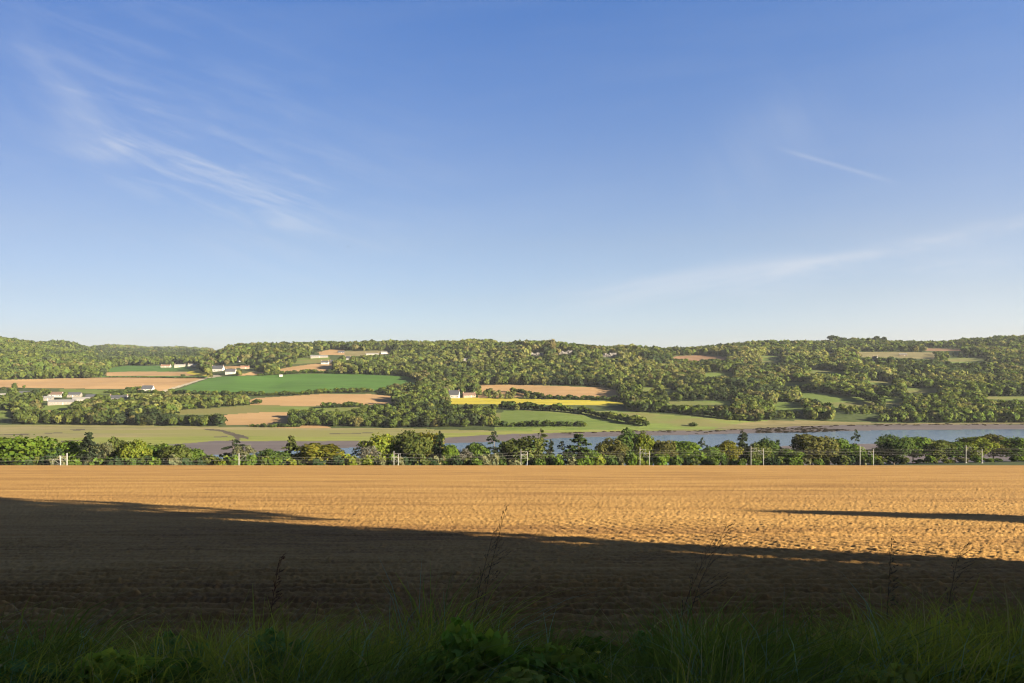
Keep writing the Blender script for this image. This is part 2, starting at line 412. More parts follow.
# verge the view stands on
M_verge = land_mat('verge_earth', (.03, .035, .012), (.07, .07, .03), 1.5, 12, bump=.03)
ys = np.concatenate([np.array([-140, -60, -20, -8, 0]), np.arange(1, 6.61, .28)]); xs = np.concatenate([np.array([-150, -60, -30]), np.arange(-16, 16.1, .4), np.array([30, 60, 150])])
XX, YY = np.meshgrid(xs, ys, indexing='ij')
ZZ = -2.42-.5*np.clip((YY-4.9)/1.7, 0, 1)**1.5+.10*(vnoise(XX/1.3+9, YY/1.3+200, 2)-.5)*(np.abs(YY) < 5)
ZZ = np.where(YY > 6.4, -2.98, ZZ)
nA, nD = ZZ.shape; I, J = np.meshgrid(np.arange(nA-1), np.arange(nD-1), indexing='ij')
Q = np.stack([I*nD+J, (I+1)*nD+J, (I+1)*nD+J+1, I*nD+J+1], -1).reshape(-1, 4)
tag(link('road_verge', mesh_from('road_verge', np.stack([XX, YY, ZZ], -1).reshape(-1, 3), Q, smooth=True), M_verge), kind='structure')

# ------------------------------------------------------------------ foliage
def quads(P, Nn, S, r, asp=1.0):
    """leaf clumps: quads at P facing Nn of size S -> (n*4,3)"""
    n = len(P)
    Nn = Nn/(np.linalg.norm(Nn, axis=1, keepdims=True)+1e-9)
    h = r.normal(size=(n, 3)); u = np.cross(Nn, h); u /= np.linalg.norm(u, axis=1, keepdims=True)+1e-9
    w = np.cross(Nn, u)
    c = np.array([(-1, -1), (1, -1), (1, 1), (-1, 1)], float)
    j = c[None]*(1+.35*r.normal(size=(n, 4, 2))*.8)
    S = np.broadcast_to(S, (n,))
    out = P[:, None]+(u[:, None]*j[..., :1]*asp+w[:, None]*j[..., 1:])*(S[:, None, None]/2)
    out = out+Nn[:, None]*(r.normal(size=(n, 4, 1))*.12*S[:, None, None])
    return out.reshape(-1, 3)
def sph(n, r):
    v = r.normal(size=(n, 3)); return v/np.linalg.norm(v, axis=1, keepdims=True)

def broad(seed, n=2200, leaf=.06, lobes=16, base=.12, lobe_r=.36, spread=1.0, sparse=0.0, jit=.42):
    """crown of a tree 1 unit tall and about 1 wide: leaf clumps on many lobes"""
    r = np.random.default_rng(seed)
    hz = (1-base)/2; zc = base+hz
    L = sph(lobes, r)*(r.random((lobes, 1))**.4)
    L[:, 2] = np.abs(L[:, 2])*np.where(r.random(lobes) < .38, -1, 1)
    lr = lobe_r*(.6+.6*r.random(lobes))
    k = np.clip(1-lr*.9, .2, 1)[:, None]
    cc = L*k*np.array([.5*spread, .5*spread, hz])+np.array([0, 0, zc])
    w = lr**2; idx = r.choice(lobes, n, p=w/w.sum())
    d = sph(n, r); d[:, 2] += .18; d /= np.linalg.norm(d, axis=1, keepdims=True)
    rad = lr[idx]*(.45+.12*r.random(n))*np.where(r.random(n) < .2, .6+.4*r.random(n), 1)*(1+.25*r.normal(size=n)*(r.random(n) < .12))
    P = cc[idx]+d*rad[:, None]*np.array([1, 1, .85])
    if sparse:
        keep = vnoise(P[:, 0]*9+40, P[:, 2]*9+40, 1)+.3*r.random(n) > sparse; P = P[keep]; d = d[keep]; idx = idx[keep]
    n = len(P)
    P[:, 2] = np.maximum(P[:, 2], base*.3)
    Nn = d+jit*r.normal(size=(n, 3))
    q = quads(P, Nn, leaf*(.6+.8*r.random(n)), r)
    sxy = .5/np.quantile(np.abs(q[:, :2]), .985); sz = 1/np.quantile(q[:, 2], .995)
    q = q*np.array([sxy, sxy, sz]); cc = cc*np.array([sxy, sxy, sz])
    lob_t = .82+.36*r.random(lobes)
    t = (lob_t[idx]*(.87+.26*r.random(n)))[:, None]*(1+np.array([.10, .02, -.05])*r.normal(size=(n, 1)))
    return q, np.repeat(t, 4, axis=0), cc, lr

def conif(seed, n=2000, leaf=.05, airy=0.0, width=.36):
    """conifer 1 unit tall: whorls of drooping boughs round a spire"""
    r = np.random.default_rng(seed)
    nb = 90 if not airy else 42
    z0 = .07+.93*np.sort(r.random(nb))**1.0*.97; ang = r.random(nb)*6.283
    ln = width*(.14+.86*(1-z0)**.75)*(.62+.5*r.random(nb))
    if airy: ln *= (.6+.7*r.random(nb))
    idx = r.choice(nb, n, p=ln**1.3/(ln**1.3).sum()); t = r.random(n)**.65
    rad = ln[idx]*t
    side = (r.random(n)-.5)*.20*(ln[idx])*(1.15-t)*2.2
    a = ang[idx]
    P = np.stack([np.cos(a)*rad-np.sin(a)*side, np.sin(a)*rad+np.cos(a)*side, z0[idx]-rad*.28+rad**2*.5+r.normal(size=n)*.012], -1)
    P[:, 2] = np.clip(P[:, 2], .02, 1)
    Nn = np.stack([np.cos(a)*.4, np.sin(a)*.4, np.ones(n)*.8], -1)+.5*r.normal(size=(n, 3))
    q = quads(P, Nn, leaf*(.6+.8*r.random(n)), r)
    t = (.75+.5*r.random(n))[:, None]*np.ones((1, 3))
    return q, np.repeat(t, 4, axis=0)

def leaf_mesh(name, q, t):
    return mesh_from(name, q, np.arange(len(q)).reshape(-1, 4), tint=t)
def trunk_mesh(name, h=.75, r0=.022, cc=None, limbs=5, seed=0):
    r = random.Random(seed); mb = MB()
    bend = [(0, 0, -.03), (r.uniform(-.01, .01), r.uniform(-.01, .01), h*.35), (r.uniform(-.03, .03), r.uniform(-.03, .03), h)]
    mb.tube(bend, [r0, r0*.75, r0*.25], 7)
    if cc is not None:
        for c in list(cc)[:limbs]:
            s = np.array(bend[1])*.8+np.array(bend[2])*.2*r.random()
            mb.tube([s, (s+c)/2+np.array([0, 0, -.02]), c], [r0*.5, r0*.35, r0*.12], 5)
    me = bpy.data.meshes.new(name); me.from_pydata(mb.v, [], mb.f); me.update(); me.materials.append(M_bark)
    return me

protoB = []
for s in range(8):
    q, t, cc, lr = broad(100+s, 4600, .037, 22+s % 4*3, .06+.02*(s % 3), .36, 1.0)
    protoB.append((leaf_mesh('crown_round', q, t), trunk_mesh('trunk', .7, .02, cc, 6, s)))
protoS = []
for s in range(3):
    q, t, cc, lr = broad(200+s, 2100, .028, 18, .12, .3, 1.0, .42)
    protoS.append((leaf_mesh('crown_sparse', q, t), trunk_mesh('trunk', .85, .017, cc, 14, s+30)))
protoC = []
for s in range(4):
    q, t = conif(300+s, 4200, .032, 0, .34+.04*s); protoC.append((leaf_mesh('crown_conifer', q, t), trunk_mesh('trunk', .97, .016)))
protoA = []
for s in range(3):
    q, t = conif(330+s, 2500, .030, 1, .50); protoA.append((leaf_mesh('crown_airy', q, t), trunk_mesh('trunk', .98, .013)))
for l in (protoB, protoS, protoC, protoA):
    for a, b_ in l: a.materials.append(M_leaf)

def put_tree(name, proto, x, y, z, h, w, color, label, cat, group=None, rz=None):
    e = empty(name, (x, y, z), random.uniform(0, 6.28) if rz is None else rz)
    e.scale = (w, w, h)
    tag(e, label, cat, group)
    c = link('crown', proto[0], None, e); c.color = (*color, 1)
    link('trunk', proto[1], None, e)
    return e

COL0 = dict(bright=(.135, .20, .022), green=(.11, .15, .024), olive=(.115, .125, .028), gold=(.19, .18, .022), yell=(.185, .215, .024),
           bronze=(.135, .12, .03), dark=(.045, .065, .024), spruce=(.060, .072, .034), khaki=(.19, .175, .075), twig=(.17, .145, .10), deep=(.08, .11, .024))
COL = {k: (c[0]*.50, c[1]*.53, c[2]*.70) if k in ('bright', 'gold', 'yell') else (c[0]*.54, c[1]*.62, c[2]*.75) for k, c in COL0.items()}
# the row behind the field, left to right: column, row of the top, width in px, kind, colour, description
ROW = [
 (-92,440,44,'B','olive',6,'olive tree well outside the left border'), (-56,441,40,'B','bright',9,'bright tree just outside the left border'),
 (-20,441,40,'B','green',8,'mid green rounded tree at the edge of the view'),
 (20,438.5,46,'B','bright',0,'broad bright green dome-shaped tree'),
 (41,436,15,'C','spruce',14,'slim dark conifer'),
 (52,449,18,'B','dark',4,'low blackish green tree'),
 (70,442.5,28,'B','bright',10,'bright green tree behind the leftmost pair of masts'),
 (89,432.5,27,'C','spruce',2,'big dark pointed conifer'),
 (104,443,20,'S','khaki',6,'pale khaki thinly leaved tree'),
 (119,439,24,'B','olive',12,'olive tree with a lopsided top'),
 (135,442,26,'B','yell',4,'yellow-green round tree'),
 (154,445.5,30,'B','green',10,'wide mid green tree'),
 (173,446,26,'B','olive',4,'olive green round tree'),
 (191,450,24,'B','green',9,'lower green tree in front of the mud flat'),
 (210,456,18,'B','olive',6,'small olive tree'),
 (233,439.5,30,'A','spruce',9,'ragged open pine beside the lone mast'),
 (244,446,20,'S','khaki',4,'thin greyish tree just beyond the lone mast'),
 (258,455,20,'B','dark',8,'short dark tree'),
 (273,450,28,'B','deep',3,'dark green round tree'),
 (291,436,24,'C','olive',12,'olive conifer with a ragged tip'),
 (318,445.5,42,'B','gold',2,'broad golden green dome-shaped tree'),
 (341,456,20,'B','olive',8,'small olive tree under the blue water'),
 (355,448,16,'A','spruce',4,'thin feathery young conifer'),
 (368,447,20,'S','twig',2,'grey twiggy tree with few leaves'),
 (379,436,32,'B','yell',14,'tall yellow-green tree'),
 (394,440,22,'B','bright',12,'bright tree behind a pair of masts'),
 (412,433.5,36,'B','olive',9,'large round olive green tree'),
 (429,434,22,'B','gold',13,'golden tree squeezed between a big olive tree and a dark conifer'),
 (440,430.5,18,'C','dark',6,'tall blackish conifer'),
 (450,446,14,'B','bright',2,'small fresh green tree at the foot of the conifer'),
 (461,449,20,'S','twig',5,'greyish twiggy low tree'),
 (476,444,24,'B','green',12,'mid green tree'),
 (494,431,19,'A','spruce',8,'tall open-branched pine'),
 (507,441,20,'B','green',13,'green tree between the pine and the masts'),
 (524,438,42,'B','olive',8,'large domed olive tree behind a pair of masts'),
 (541,429,17,'A','olive',12,'tall airy conifer with see-through top'),
 (551,439,12,'C','spruce',5,'narrow dark young conifer'),
 (563,441,16,'A','spruce',10,'thin grey-green conifer against the water'),
 (579,432.5,30,'C','deep',6,'broad dark green conifer'),
 (590,450,18,'B','bright',2,'small bright green tree'),
 (611,440,24,'B','bronze',7,'round bronze-green tree with water on both sides'),
 (632,431.5,30,'B','deep',11,'big dark round tree'),
 (644,434,22,'B','yell',7,'bright yellow-green tree beside the big dark one'),
 (663,442,24,'B','bronze',5,'bronze rounded tree'),
 (685,442,32,'B','bright',9,'wide bright green tree'),
 (703,437.5,14,'A','spruce',14,'small feathery conifer tip above the leaves'),
 (711,448,22,'B','green',4,'lower mid green tree'),
 (728,442,25,'B','gold',7,'golden green tree left of the dark conifer'),
 (743,430.5,19,'C','spruce',11,'dark conifer standing out against the water'),
 (755,444,22,'B','olive',4,'olive tree behind the mast'),
 (767,439.5,24,'B','deep',10,'deep green tree right of the masts'),
 (778,440,15,'C','dark',13,'dark spiky conifer'),
 (793,450,24,'B','bright',3,'low bright green tree in a gap'),
 (812,436,38,'B','bronze',8,'large domed bronze-green tree'),
 (838,440,26,'B','green',11,'green rounded tree'),
 (855,429.5,13,'A','spruce',15,'lone thin pine tip against the water'),
 (853,446,22,'B','bright',4,'fresh green tree beside the mast'),
 (873,449,24,'B','yell',7,'low yellow-green tree'),
 (894,437,32,'B','deep',7,'big very dark round tree'),
 (913,438,28,'B','green',12,'mid green tree on the shoulder of the dark one'),
 (935,441,32,'B','olive',6,'flat-topped olive green tree'),
 (955,442,28,'B','green',11,'green tree left of the last pair of masts'),
 (975,438,28,'B','yell',7,'yellow-green tree behind the last masts'),
 (993,435.5,30,'B','bronze',12,'tall bronze-green tree'),
 (1012,438,32,'B','green',6,'dense mid green tree close to the right border'),
 (1036,438,34,'B','olive',10,'olive tree cut by the right border'),
 (1072,439,36,'B','deep',8,'dark tree just outside the right border'), (1108,440,38,'B','green',7,'green tree well outside the right border'),
]
ORD = ['first','second','third','fourth','fifth','sixth','seventh','eighth','ninth','tenth','eleventh','twelfth','thirteenth','fourteenth','fifteenth','sixteenth','seventeenth','eighteenth','nineteenth','twentieth']
TENS = ['','','twenty','thirtieth','fortieth']
def ordw(n):
    if n <= 20: return ORD[n-1]
    t = {2: ('twenty', 'twentieth'), 3: ('thirty', 'thirtieth'), 4: ('forty', 'fortieth'), 5: ('fifty', 'fiftieth'), 6: ('sixty', 'sixtieth'), 7: ('seventy', 'seventieth')}[n//10]
    return t[1] if n % 10 == 0 else t[0]+'-'+ORD[n % 10-1]
bi = 0
for i, (X, top, w, kd, co, dd, desc) in enumerate(ROW):
    d = drail(X)+11+dd; x = (X-CX)/F*d; z = float(zat(x, d)[0])
    ztop = -(top-HY)/F*d; h = ztop-z
    wm = w/F*d*1.16
    pl = {'B': protoB, 'S': protoS, 'C': protoC, 'A': protoA}[kd]; pr = pl[(i*3+1) % len(pl)]
    if kd in 'CA': wm = wm/.66*(1.15 if kd == 'A' else 1)
    cvar = 1+.08*math.sin(i*7.7)
    put_tree('conifer_tree' if kd in 'CA' else 'broadleaf_tree', pr, x, d, z-.1, h*1.03, wm, tuple(c*cvar for c in COL[co]),
             f'{desc}, {ordw(i-1)} tree from the left' if len(desc.split()) < 12 and -30 < X < 1050 else desc, 'conifer' if kd in 'CA' else 'tree', 'trees in the row behind the ploughed field')
# low shrubs along the railway, in front of the trunks
protoH = []
for s in range(3):
    q, t, cc, lr = broad(400+s, 700, .11, 12, .0, .42, 1.1)
    me = leaf_mesh('shrub_leaves', q, t); me.materials.append(M_leaf); protoH.append(me)
for k in range(120):
    X = -30+k*9.2+random.uniform(-4, 4)
    d = drail(X)+7+random.uniform(0, 7); x = (X-CX)/F*d; z = float(zat(x, d)[0])
    need = -(random.uniform(454, 460)-HY)/F*d - z
    o = link('shrub', protoH[k % 3]); o.location = (x, d, z-.2)
    hh = max(2.0, need+.4); o.scale = (random.uniform(5, 8), random.uniform(4, 6), hh); o.rotation_euler.z = random.uniform(0, 6)
    cc_ = COL[random.choice(['bright', 'green', 'olive', 'deep', 'yell', 'khaki', 'dark', 'green'])]; o.color = (*cc_, 1)
    tag(o, 'low leafy shrub in the strip between the field edge and the tree row', 'shrub', 'low shrubs along the railway behind the field')

# ------------------------------------------------------------------ houses and other things across the river: placed first, trees keep clear of them
HOUSES = [  # column, row of the base, width px, depth m, wall h, roof h, turn, wall colour, roof kind, label
 (1,398,16,7,3.2,2.6,.5,'stone','pale','pale roofed stone farmhouse cut by the left border'),
 (26,396.5,17,7,4.2,2.8,-.25,'white','slate','long white farmhouse with a dark slate roof'),
 (56,397,15,7,3.8,3.0,-.5,'white','brown','white gabled house with a brownish roof above the grey barns'),
 (62,404.5,26,14,3.6,2.4,-.12,'stone','grey','large grey-roofed farm barn, lowest of the farm buildings'),
 (81,401.5,18,12,3.4,2.2,.15,'stone','pale','pale grey farm shed at the right end of the farmyard'),
 (92,399,12,8,3.4,2.8,-.4,'stone','slate','small slate roofed outbuilding right of the pale grey shed'),
 (47,400.5,12,9,3.2,2.4,-.2,'stone','grey','small grey roofed farm building left of the large barn'),
 (74,397,15,8,3.6,2.6,-.35,'stone','slate','small dark roofed farm building behind the grey barns'),
 (119,401,20,8,4.2,3.4,-.55,'white','slate','stone house with dark slate roof and white gable, right of the farm'),
 (148,391,12,8,3.6,4.4,-.5,'white','slate','white cottage with steep slate roof at the end of the farm track'),
 (166,367.5,10,8,4.0,2.2,-.5,'cream','red','cream bungalow, leftmost of the hamlet beyond the fields'),
 (180,367,11,8,4.0,2.0,-.3,'cream','pale','low cream house, second of the hamlet from the left'),
 (194,367,12,9,4.2,2.2,-.3,'cream','pale','wide pale house directly above the yellow patch'),
 (218,371.5,13,9,5.5,5.0,-.6,'white','slate','tall white house with steep dark roof, biggest in the hamlet'),
 (231,374,11,8,4.6,4.2,-.5,'white','slate','white house with steep slate roof beside the dark green field'),
 (239,362,6,7,4.4,5.0,-1.2,'white','slate','small steep white gabled house in front of the wood'),
 (245,368.5,9,7,2.8,2.0,-.3,'tan','red','low tan building right of the hamlet houses'),
 (319,357.5,19,12,3.0,2.0,-.15,'stone','grey','long low grey barn below the hilltop wood'),
 (325,364,8,7,3.2,2.4,-.5,'white','slate','small white house above the upper tan field'),
 (333,363,7,7,3.0,2.4,-.6,'cream','slate','little cream house right next to a small white one'),
 (348,360,6,7,4.0,3.0,-.7,'white','slate','white house half hidden by the hilltop trees'),
 (372,355.5,14,10,3.4,2.0,-.2,'cream','pale','long pale building on the hilltop field'),
 (384,354,7,8,3.4,2.0,-.2,'white','grey','small white shed at the end of the hilltop field'),
 (341,353.5,7,9,3.4,2.6,-.2,'dark','slate','dark barn on the edge of the hilltop tan field'),
 (454,398,12,8,4.8,5.2,-.65,'white','slate','white gabled farmhouse left of the yellow field'),
 (469,397.5,14,8,3.2,3.0,-.2,'tan','brown','brown roofed stone building right of the white farmhouse'),
 (466,362,8,8,5.0,2.2,-.3,'stone','grey','grey house peeping from the middle of the wood'),
 (875,361,5,8,5.0,4.6,-.9,'white','slate','lone white gabled house on the wooded right hill'),
 (829,355.5,9,8,4.0,2.4,-.3,'stone','grey','grey roofed house under the hilltop pines'),
 (903,356,8,8,3.6,2.0,-.3,'tan','pale','pale low house beside the upper right field'),
 (281,376.3,3.4,4,2.4,1.2,-.3,'white','pale','tiny white hut at the top of the dark green field'),
]
WALLC = dict(white=plain('white_render', (.31, .30, .28), .8, .08), cream=plain('cream_render', (.25, .23, .185), .8, .1), stone=plain('stone_wall', (.15, .135, .115), .9, .2),
             tan=plain('tan_wall', (.22, .16, .11), .9, .15), dark=plain('dark_boards', (.06, .05, .045), .9, .2))
ROOFC = dict(slate=plain('slate_roof', (.045, .048, .058), .7, .2), grey=plain('fibre_cement_roof', (.13, .13, .135), .8, .2), pale=plain('pale_sheet_roof', (.16, .157, .15), .7, .15),
             red=plain('clay_tile_roof', (.17, .09, .06), .8, .2), brown=plain('brown_roof', (.10, .065, .05), .8, .25))
M_pane = plain('window_glass', (.035, .04, .05), .15, .2); M_frame = plain('painted_frame', (.42, .41, .38), .6, .05)
M_brick = plain('chimney_brick', (.30, .20, .15), .9, .2)
hx = []
for (X, row, w, dep, wh, rh, rot, wc, rc, lab) in HOUSES:
    if X < 512: rot += .5
    x, y, z = at(X, row); L = w/F*y*.90; wh *= .85; rh *= 1.0
    hx.append((X, row, w, (wh+rh)/y*F))
    e = empty('barn' if 'barn' in lab or 'shed' in lab else ('hut' if 'hut' in lab else 'house'), (x, y, z-.3), rot)
    cat = e.name.split('.')[0]
    tag(e, lab, cat, 'buildings across the river')
    mb = MB(); a, c_ = L/2, dep/2
    v = [(-a, -c_, -1.5), (a, -c_, -1.5), (a, c_, -1.5), (-a, c_, -1.5), (-a, -c_, wh), (a, -c_, wh), (a, c_, wh), (-a, c_, wh), (-a, 0, wh+rh), (a, 0, wh+rh)]
    for f_ in ((0, 1, 5, 4), (2, 3, 7, 6), (1, 2, 6, 9, 5), (3, 0, 4, 8, 7), (3, 2, 1, 0)): mb.poly([v[k] for k in f_])
    mb.build('wall', WALLC[wc], e)
    mb = MB(); o_ = .3; t_ = .16; sl = rh/c_
    for s in (-1, 1):
        p0 = (-a-o_, s*(c_+o_), wh-o_*sl); p1 = (a+o_, s*(c_+o_), wh-o_*sl); p2 = (a+o_, 0, wh+rh); p3 = (-a-o_, 0, wh+rh)
        lo = [p0, p1, p2, p3]; lo = [(q_[0], q_[1], q_[2]+.03) for q_ in lo]; hi = [(q_[0], q_[1], q_[2]+t_) for q_ in lo]
        if s > 0: lo, hi = lo[::-1], hi[::-1]
        mb.poly(hi); mb.poly(lo[::-1])
        for k in range(4): mb.poly([lo[k], lo[(k+1) % 4], hi[(k+1) % 4], hi[k]])
    rf = mb.build('roof', ROOFC[rc], e)
    if cat == 'house' and L > 7:
        for s in (-1, 1):
            mb = MB(); mb.box((s*(a-.45), 0, wh+rh+.45), (.7, .9, 1.3)); mb.box((s*(a-.45), 0, wh+rh+1.16), (.8, 1.0, .12)); mb.build('chimney', M_brick, rf)
    if cat != 'hut':
        nw = max(2, int(L/3.2)); dk = nw//2
        for k in range(nw):
            wx = -a+(k+.5)*L/nw
            if k == dk:
                mb = MB(); mb.box((wx, -c_-.04, 1.15), (1.0, .1, 2.1)); mb.build('door', M_frame, e)
            else:
                mb = MB(); mb.box((wx, -c_-.03, 1.9), (1.15, .1, 1.4)); f_ = mb.build('window', M_frame, e)
                mb = MB(); mb.box((wx, -c_-.06, 1.9), (.9, .1, 1.15)); mb.build('pane', M_pane, f_)
        mb = MB(); mb.box((a+.03, -.4, wh*.55+.3), (.1, 1.0, 1.2)); f_ = mb.build('window', M_frame, e)
        mb = MB(); mb.box((a+.06, -.4, wh*.55+.3), (.1, .8, 1.0)); mb.build('pane', M_pane, f_)
# rocky outcrops on the wooded crest
M_rock = plain('pale_crag', (.115, .108, .10), .9, .35, .25)
ROCKS = [(537, 356, 12, 4, 'leftmost pale rocky outcrop poking from the hilltop wood'), (565, 354.5, 13, 5, 'middle pale rocky outcrop poking from the hilltop wood'), (609, 357.5, 13, 5.5, 'rightmost pale rocky outcrop poking from the hilltop wood')]
for (X, row, w, hpx, lab) in ROCKS:
    x, y, z = at(X, row); r_ = np.random.default_rng(int(X))
    bmv = []; import bmesh
    bm = bmesh.new()
    wm = w/F*y
    for k in range(7):
        bx = bmesh.ops.create_icosphere(bm, subdivisions=2, radius=1)
        ox = (k-3)/3*wm*.42; s1 = wm*.13*(.8+.6*r_.random()); hh = hpx/F*y*(.5+.5*r_.random())
        for v in bx['verts']:
            n_ = v.co.copy(); f_ = .75+.5*r_.random()
            v.co = (ox+n_.x*s1*1.25*f_, n_.y*s1*f_+r_.random()*.5, n_.z*hh*.5*f_+hh*.4)
    me = bpy.data.meshes.new('rock_outcrop'); bm.to_mesh(me); bm.free()
    tag(link('rock_outcrop', me, M_rock, loc=(x, y, z)), lab, 'rock outcrop', 'rocky outcrops on the wooded crest')
    hx.append((X, row, w+2, hpx))

# ------------------------------------------------------------------ woods and single trees across the river
def small_crown(seed, n, leaf, lobes=7, tall=False):
    q, t, cc, lr = broad(seed, n, leaf, lobes, .0, .50, 1.0, 0.0, .22)
    return q, t
def small_conif(seed, n, leaf): return conif(seed, n, leaf, 0, .42)
CLUMPS = [[(292,418),(310,415),(327,418),(328,426.5),(292,426.5)], [(326,419),(386,417),(386,428),(330,428)], [(484,392),(502,393),(502,398.5),(484,398)], [(505,393),(516,393),(516,399),(505,399)],
          [(524,395),(540,395),(542,399.5),(524,399)], [(838,409),(888,406),(892,414),(845,415)], [(384,387),(420,384),(420,392),(384,396)], [(510,410),(520,410),(522,424),(500,424)], [(0,388.5),(34,388.5),(34,391),(0,391)]]
def cell_points(d0, d1, sp, alim=(-.90, .90)):
    out = []
    d = d0
    while d < d1:
        xs = np.arange(alim[0]*d, alim[1]*d, sp)
        x = xs+rng.uniform(-.42, .42, len(xs))*sp; y = d+rng.uniform(-.42, .42, len(xs))*sp
        out.append(np.stack([x, y], 1)); d += sp
    return np.concatenate(out)
pts = np.concatenate([cell_points(735, 1000, 7.0), cell_points(1000, 1350, 8.2), cell_points(1350, 1950, 9.8), cell_points(1950, 3500, 14.5, (-.90, -.30))])
x, y = pts[:, 0], pts[:, 1]; z = zat(x, y)
sx = CX+F*x/y; sy = HY-F*z/y
hgt = (6.8+5.2*rng.random(len(x))**1.3)*(1+.25*(vnoise(x/60, y/60, 4)-.5)*2)
for i_, pl in enumerate(CLUMPS):
    ip = inpoly(sx, sy, pl); hgt = np.where(ip, hgt*(.85 if i_ < 2 else .55), hgt)
hgt *= np.where(y > 1000, 1.12, 1)*np.where(y > 1350, 1.12, 1)
hpx = hgt/y*F
keep = np.ones(len(x), bool)
for nm, pl in FIELDS:
    for k in (0, .35, .7, .92):
        keep &= ~inpoly(sx, sy-hpx*k, pl)
for pl in CLUMPS: keep |= inpoly(sx, sy, pl)
# the marsh, shore and water stay open
shore = np.interp(sx, [-60, 0, 256, 300, 400, 500, 560, 640, 700, 735, 770, 850, 900, 1100], [424, 424, 426.5, 426, 427.5, 426, 425, 424, 420, 420, 420, 421.3, 422.6, 422.3])
keep &= (sy < shore+.4)
for (X, row, w, hp) in hx:
    keep &= ~((np.abs(sx-X) < w*.5+.6) & (sy > row-3.0) & (sy < row+(8.5 if X == 875 else 6.6 if 150 < X < 260 or X > 430 else 5.2)))
# open ground: thinner clumps in places the photograph shows as rough pasture
openz = [([(500,411),(600,411),(700,414),(760,421),(760,430),(500,430)], 0.0), ([(150,361),(206,361),(206,371),(150,371)], .35), ([(0,377),(205,377),(205,372),(120,368),(0,370)], .8),
         ([(0,388),(110,388),(110,396),(0,396)], .45), ([(210,360),(260,360),(275,372),(210,378)], .35), ([(310,350),(395,350),(395,358),(345,362),(310,358)], .3), ([(850,350),(1000,344),(1000,362),(850,362)], .55),
         ([(640,396),(800,396),(800,408),(640,405)], .8)]
for pl, dens in openz:
    ip = inpoly(sx, sy, pl); keep &= ~(ip & (rng.random(len(x)) > dens))
keep &= ~((sy < 352) & (sx > 128) & (sx < 205) & (rng.random(len(x)) > .8))
x, y, z, sx, sy, hgt = (a[keep] for a in (x, y, z, sx, sy, hgt))
# drop the ones hidden far behind a crest
zs = z+hgt
vis = np.ones(len(x), bool)
ix = np.round(sx/3).astype(int)
order = np.argsort(y); top = {}
for k in order:
    c = ix[k]; r_ = HY-F*(zs[k])/y[k]
    t0 = top.get(c, 999)
    g = HY-F*z[k]/y[k]
    if r_ > t0+1.0: vis[k] = False
    if g < t0: top[c] = g
x, y, z, sx, sy, hgt = (a[vis] for a in (x, y, z, sx, sy, hgt))
n = len(x)
# species patches
pn = vnoise(x/110+5, y/110+5, 1)*.6+vnoise(x/28, y/28, 2)*.4; pd = vnoise(x/80+70, y/80+70, 3)*.6+vnoise(x/25, y/25, 0)*.4
rc = rng.random(n)
pal = np.array([(.075, .10, .020), (.105, .125, .026), (.135, .145, .032), (.085, .115, .020), (.055, .075, .020), (.125, .115, .04), (.16, .155, .05), (.04, .058, .022)])
sel = np.where(rc < .36, 0, np.where(rc < .62, 1, np.where(rc < .84, 3, np.where(rc < .89, 2, np.where(rc < .96, 4, 5)))))
sel = np.where((pn > .58) & (rc < .6), 2, sel); sel = np.where((pn > .66) & (rc > .6), 6, sel)
sel = np.where((pd > .64) & (rc < .75), 7, sel); sel = np.where((pd < .34) & (rc < .5), 5, sel)
# named darker plantations and paler stands seen in the photograph
def patch(pl, idx, p):
    global sel
    ip = inpoly(sx, sy, pl) & (rng.random(n) < p); sel = np.where(ip, idx, sel)
patch([(95,350),(200,352),(200,361),(95,362)], 7, .8); patch([(890,364),(985,366),(985,380),(900,380)], 7, .75)
patch([(920,386),(1000,388),(1030,424),(900,424)], 3, .5); patch([(384,343),(500,345),(500,378),(384,378)], 1, .4)
patch([(290,398),(500,398),(500,428),(290,428)], 3, .45); patch([(512,366),(700,372),(700,388),(512,385)], 2, .3)
patch([(500,340),(640,345),(640,360),(500,362)], 6, .2); patch([(768,343),(1024,340),(1024,352),(768,352)], 4, .5)
patch([(0,400),(60,400),(130,424),(0,424)], 0, .5); patch([(640,372),(800,372),(800,385),(640,385)], 5, .35)
pal = pal*np.array([.76, .80, .76])
lf_ = (sx < 205) & (y > 1200) & (sel != 7) & (rng.random(n) < .75); sel = np.where(lf_, np.where(sel == 2, 0, 3), sel)
tcol = pal[sel]*(.92+.18*rng.random((n, 1)))*(1+.03*rng.normal(size=(n, 3)))
tcol = tcol*np.where(sx > 740, 1.14, 1.0)[:, None]
tcol = tcol*(.80+.40*(.6*vnoise(x/75+3, y/50+8, 1)+.4*vnoise(x/24, y/24, 5)))[:, None]
tcol = tcol*.84+tcol.mean(1, keepdims=True)*.16*np.array([1.12, 1.08, .7])
hgt = hgt*1.08
wid = hgt*(.76+.42*rng.random(n)); conm = (sel == 7) & (rng.random(n) < .45)
wid = np.where(conm, wid*.8, wid)
near = np.argsort(y+np.where(np.abs(sx-CX) > 530, 5000, 0))
NIND = 225
ind = near[:NIND]; rest = near[NIND:]
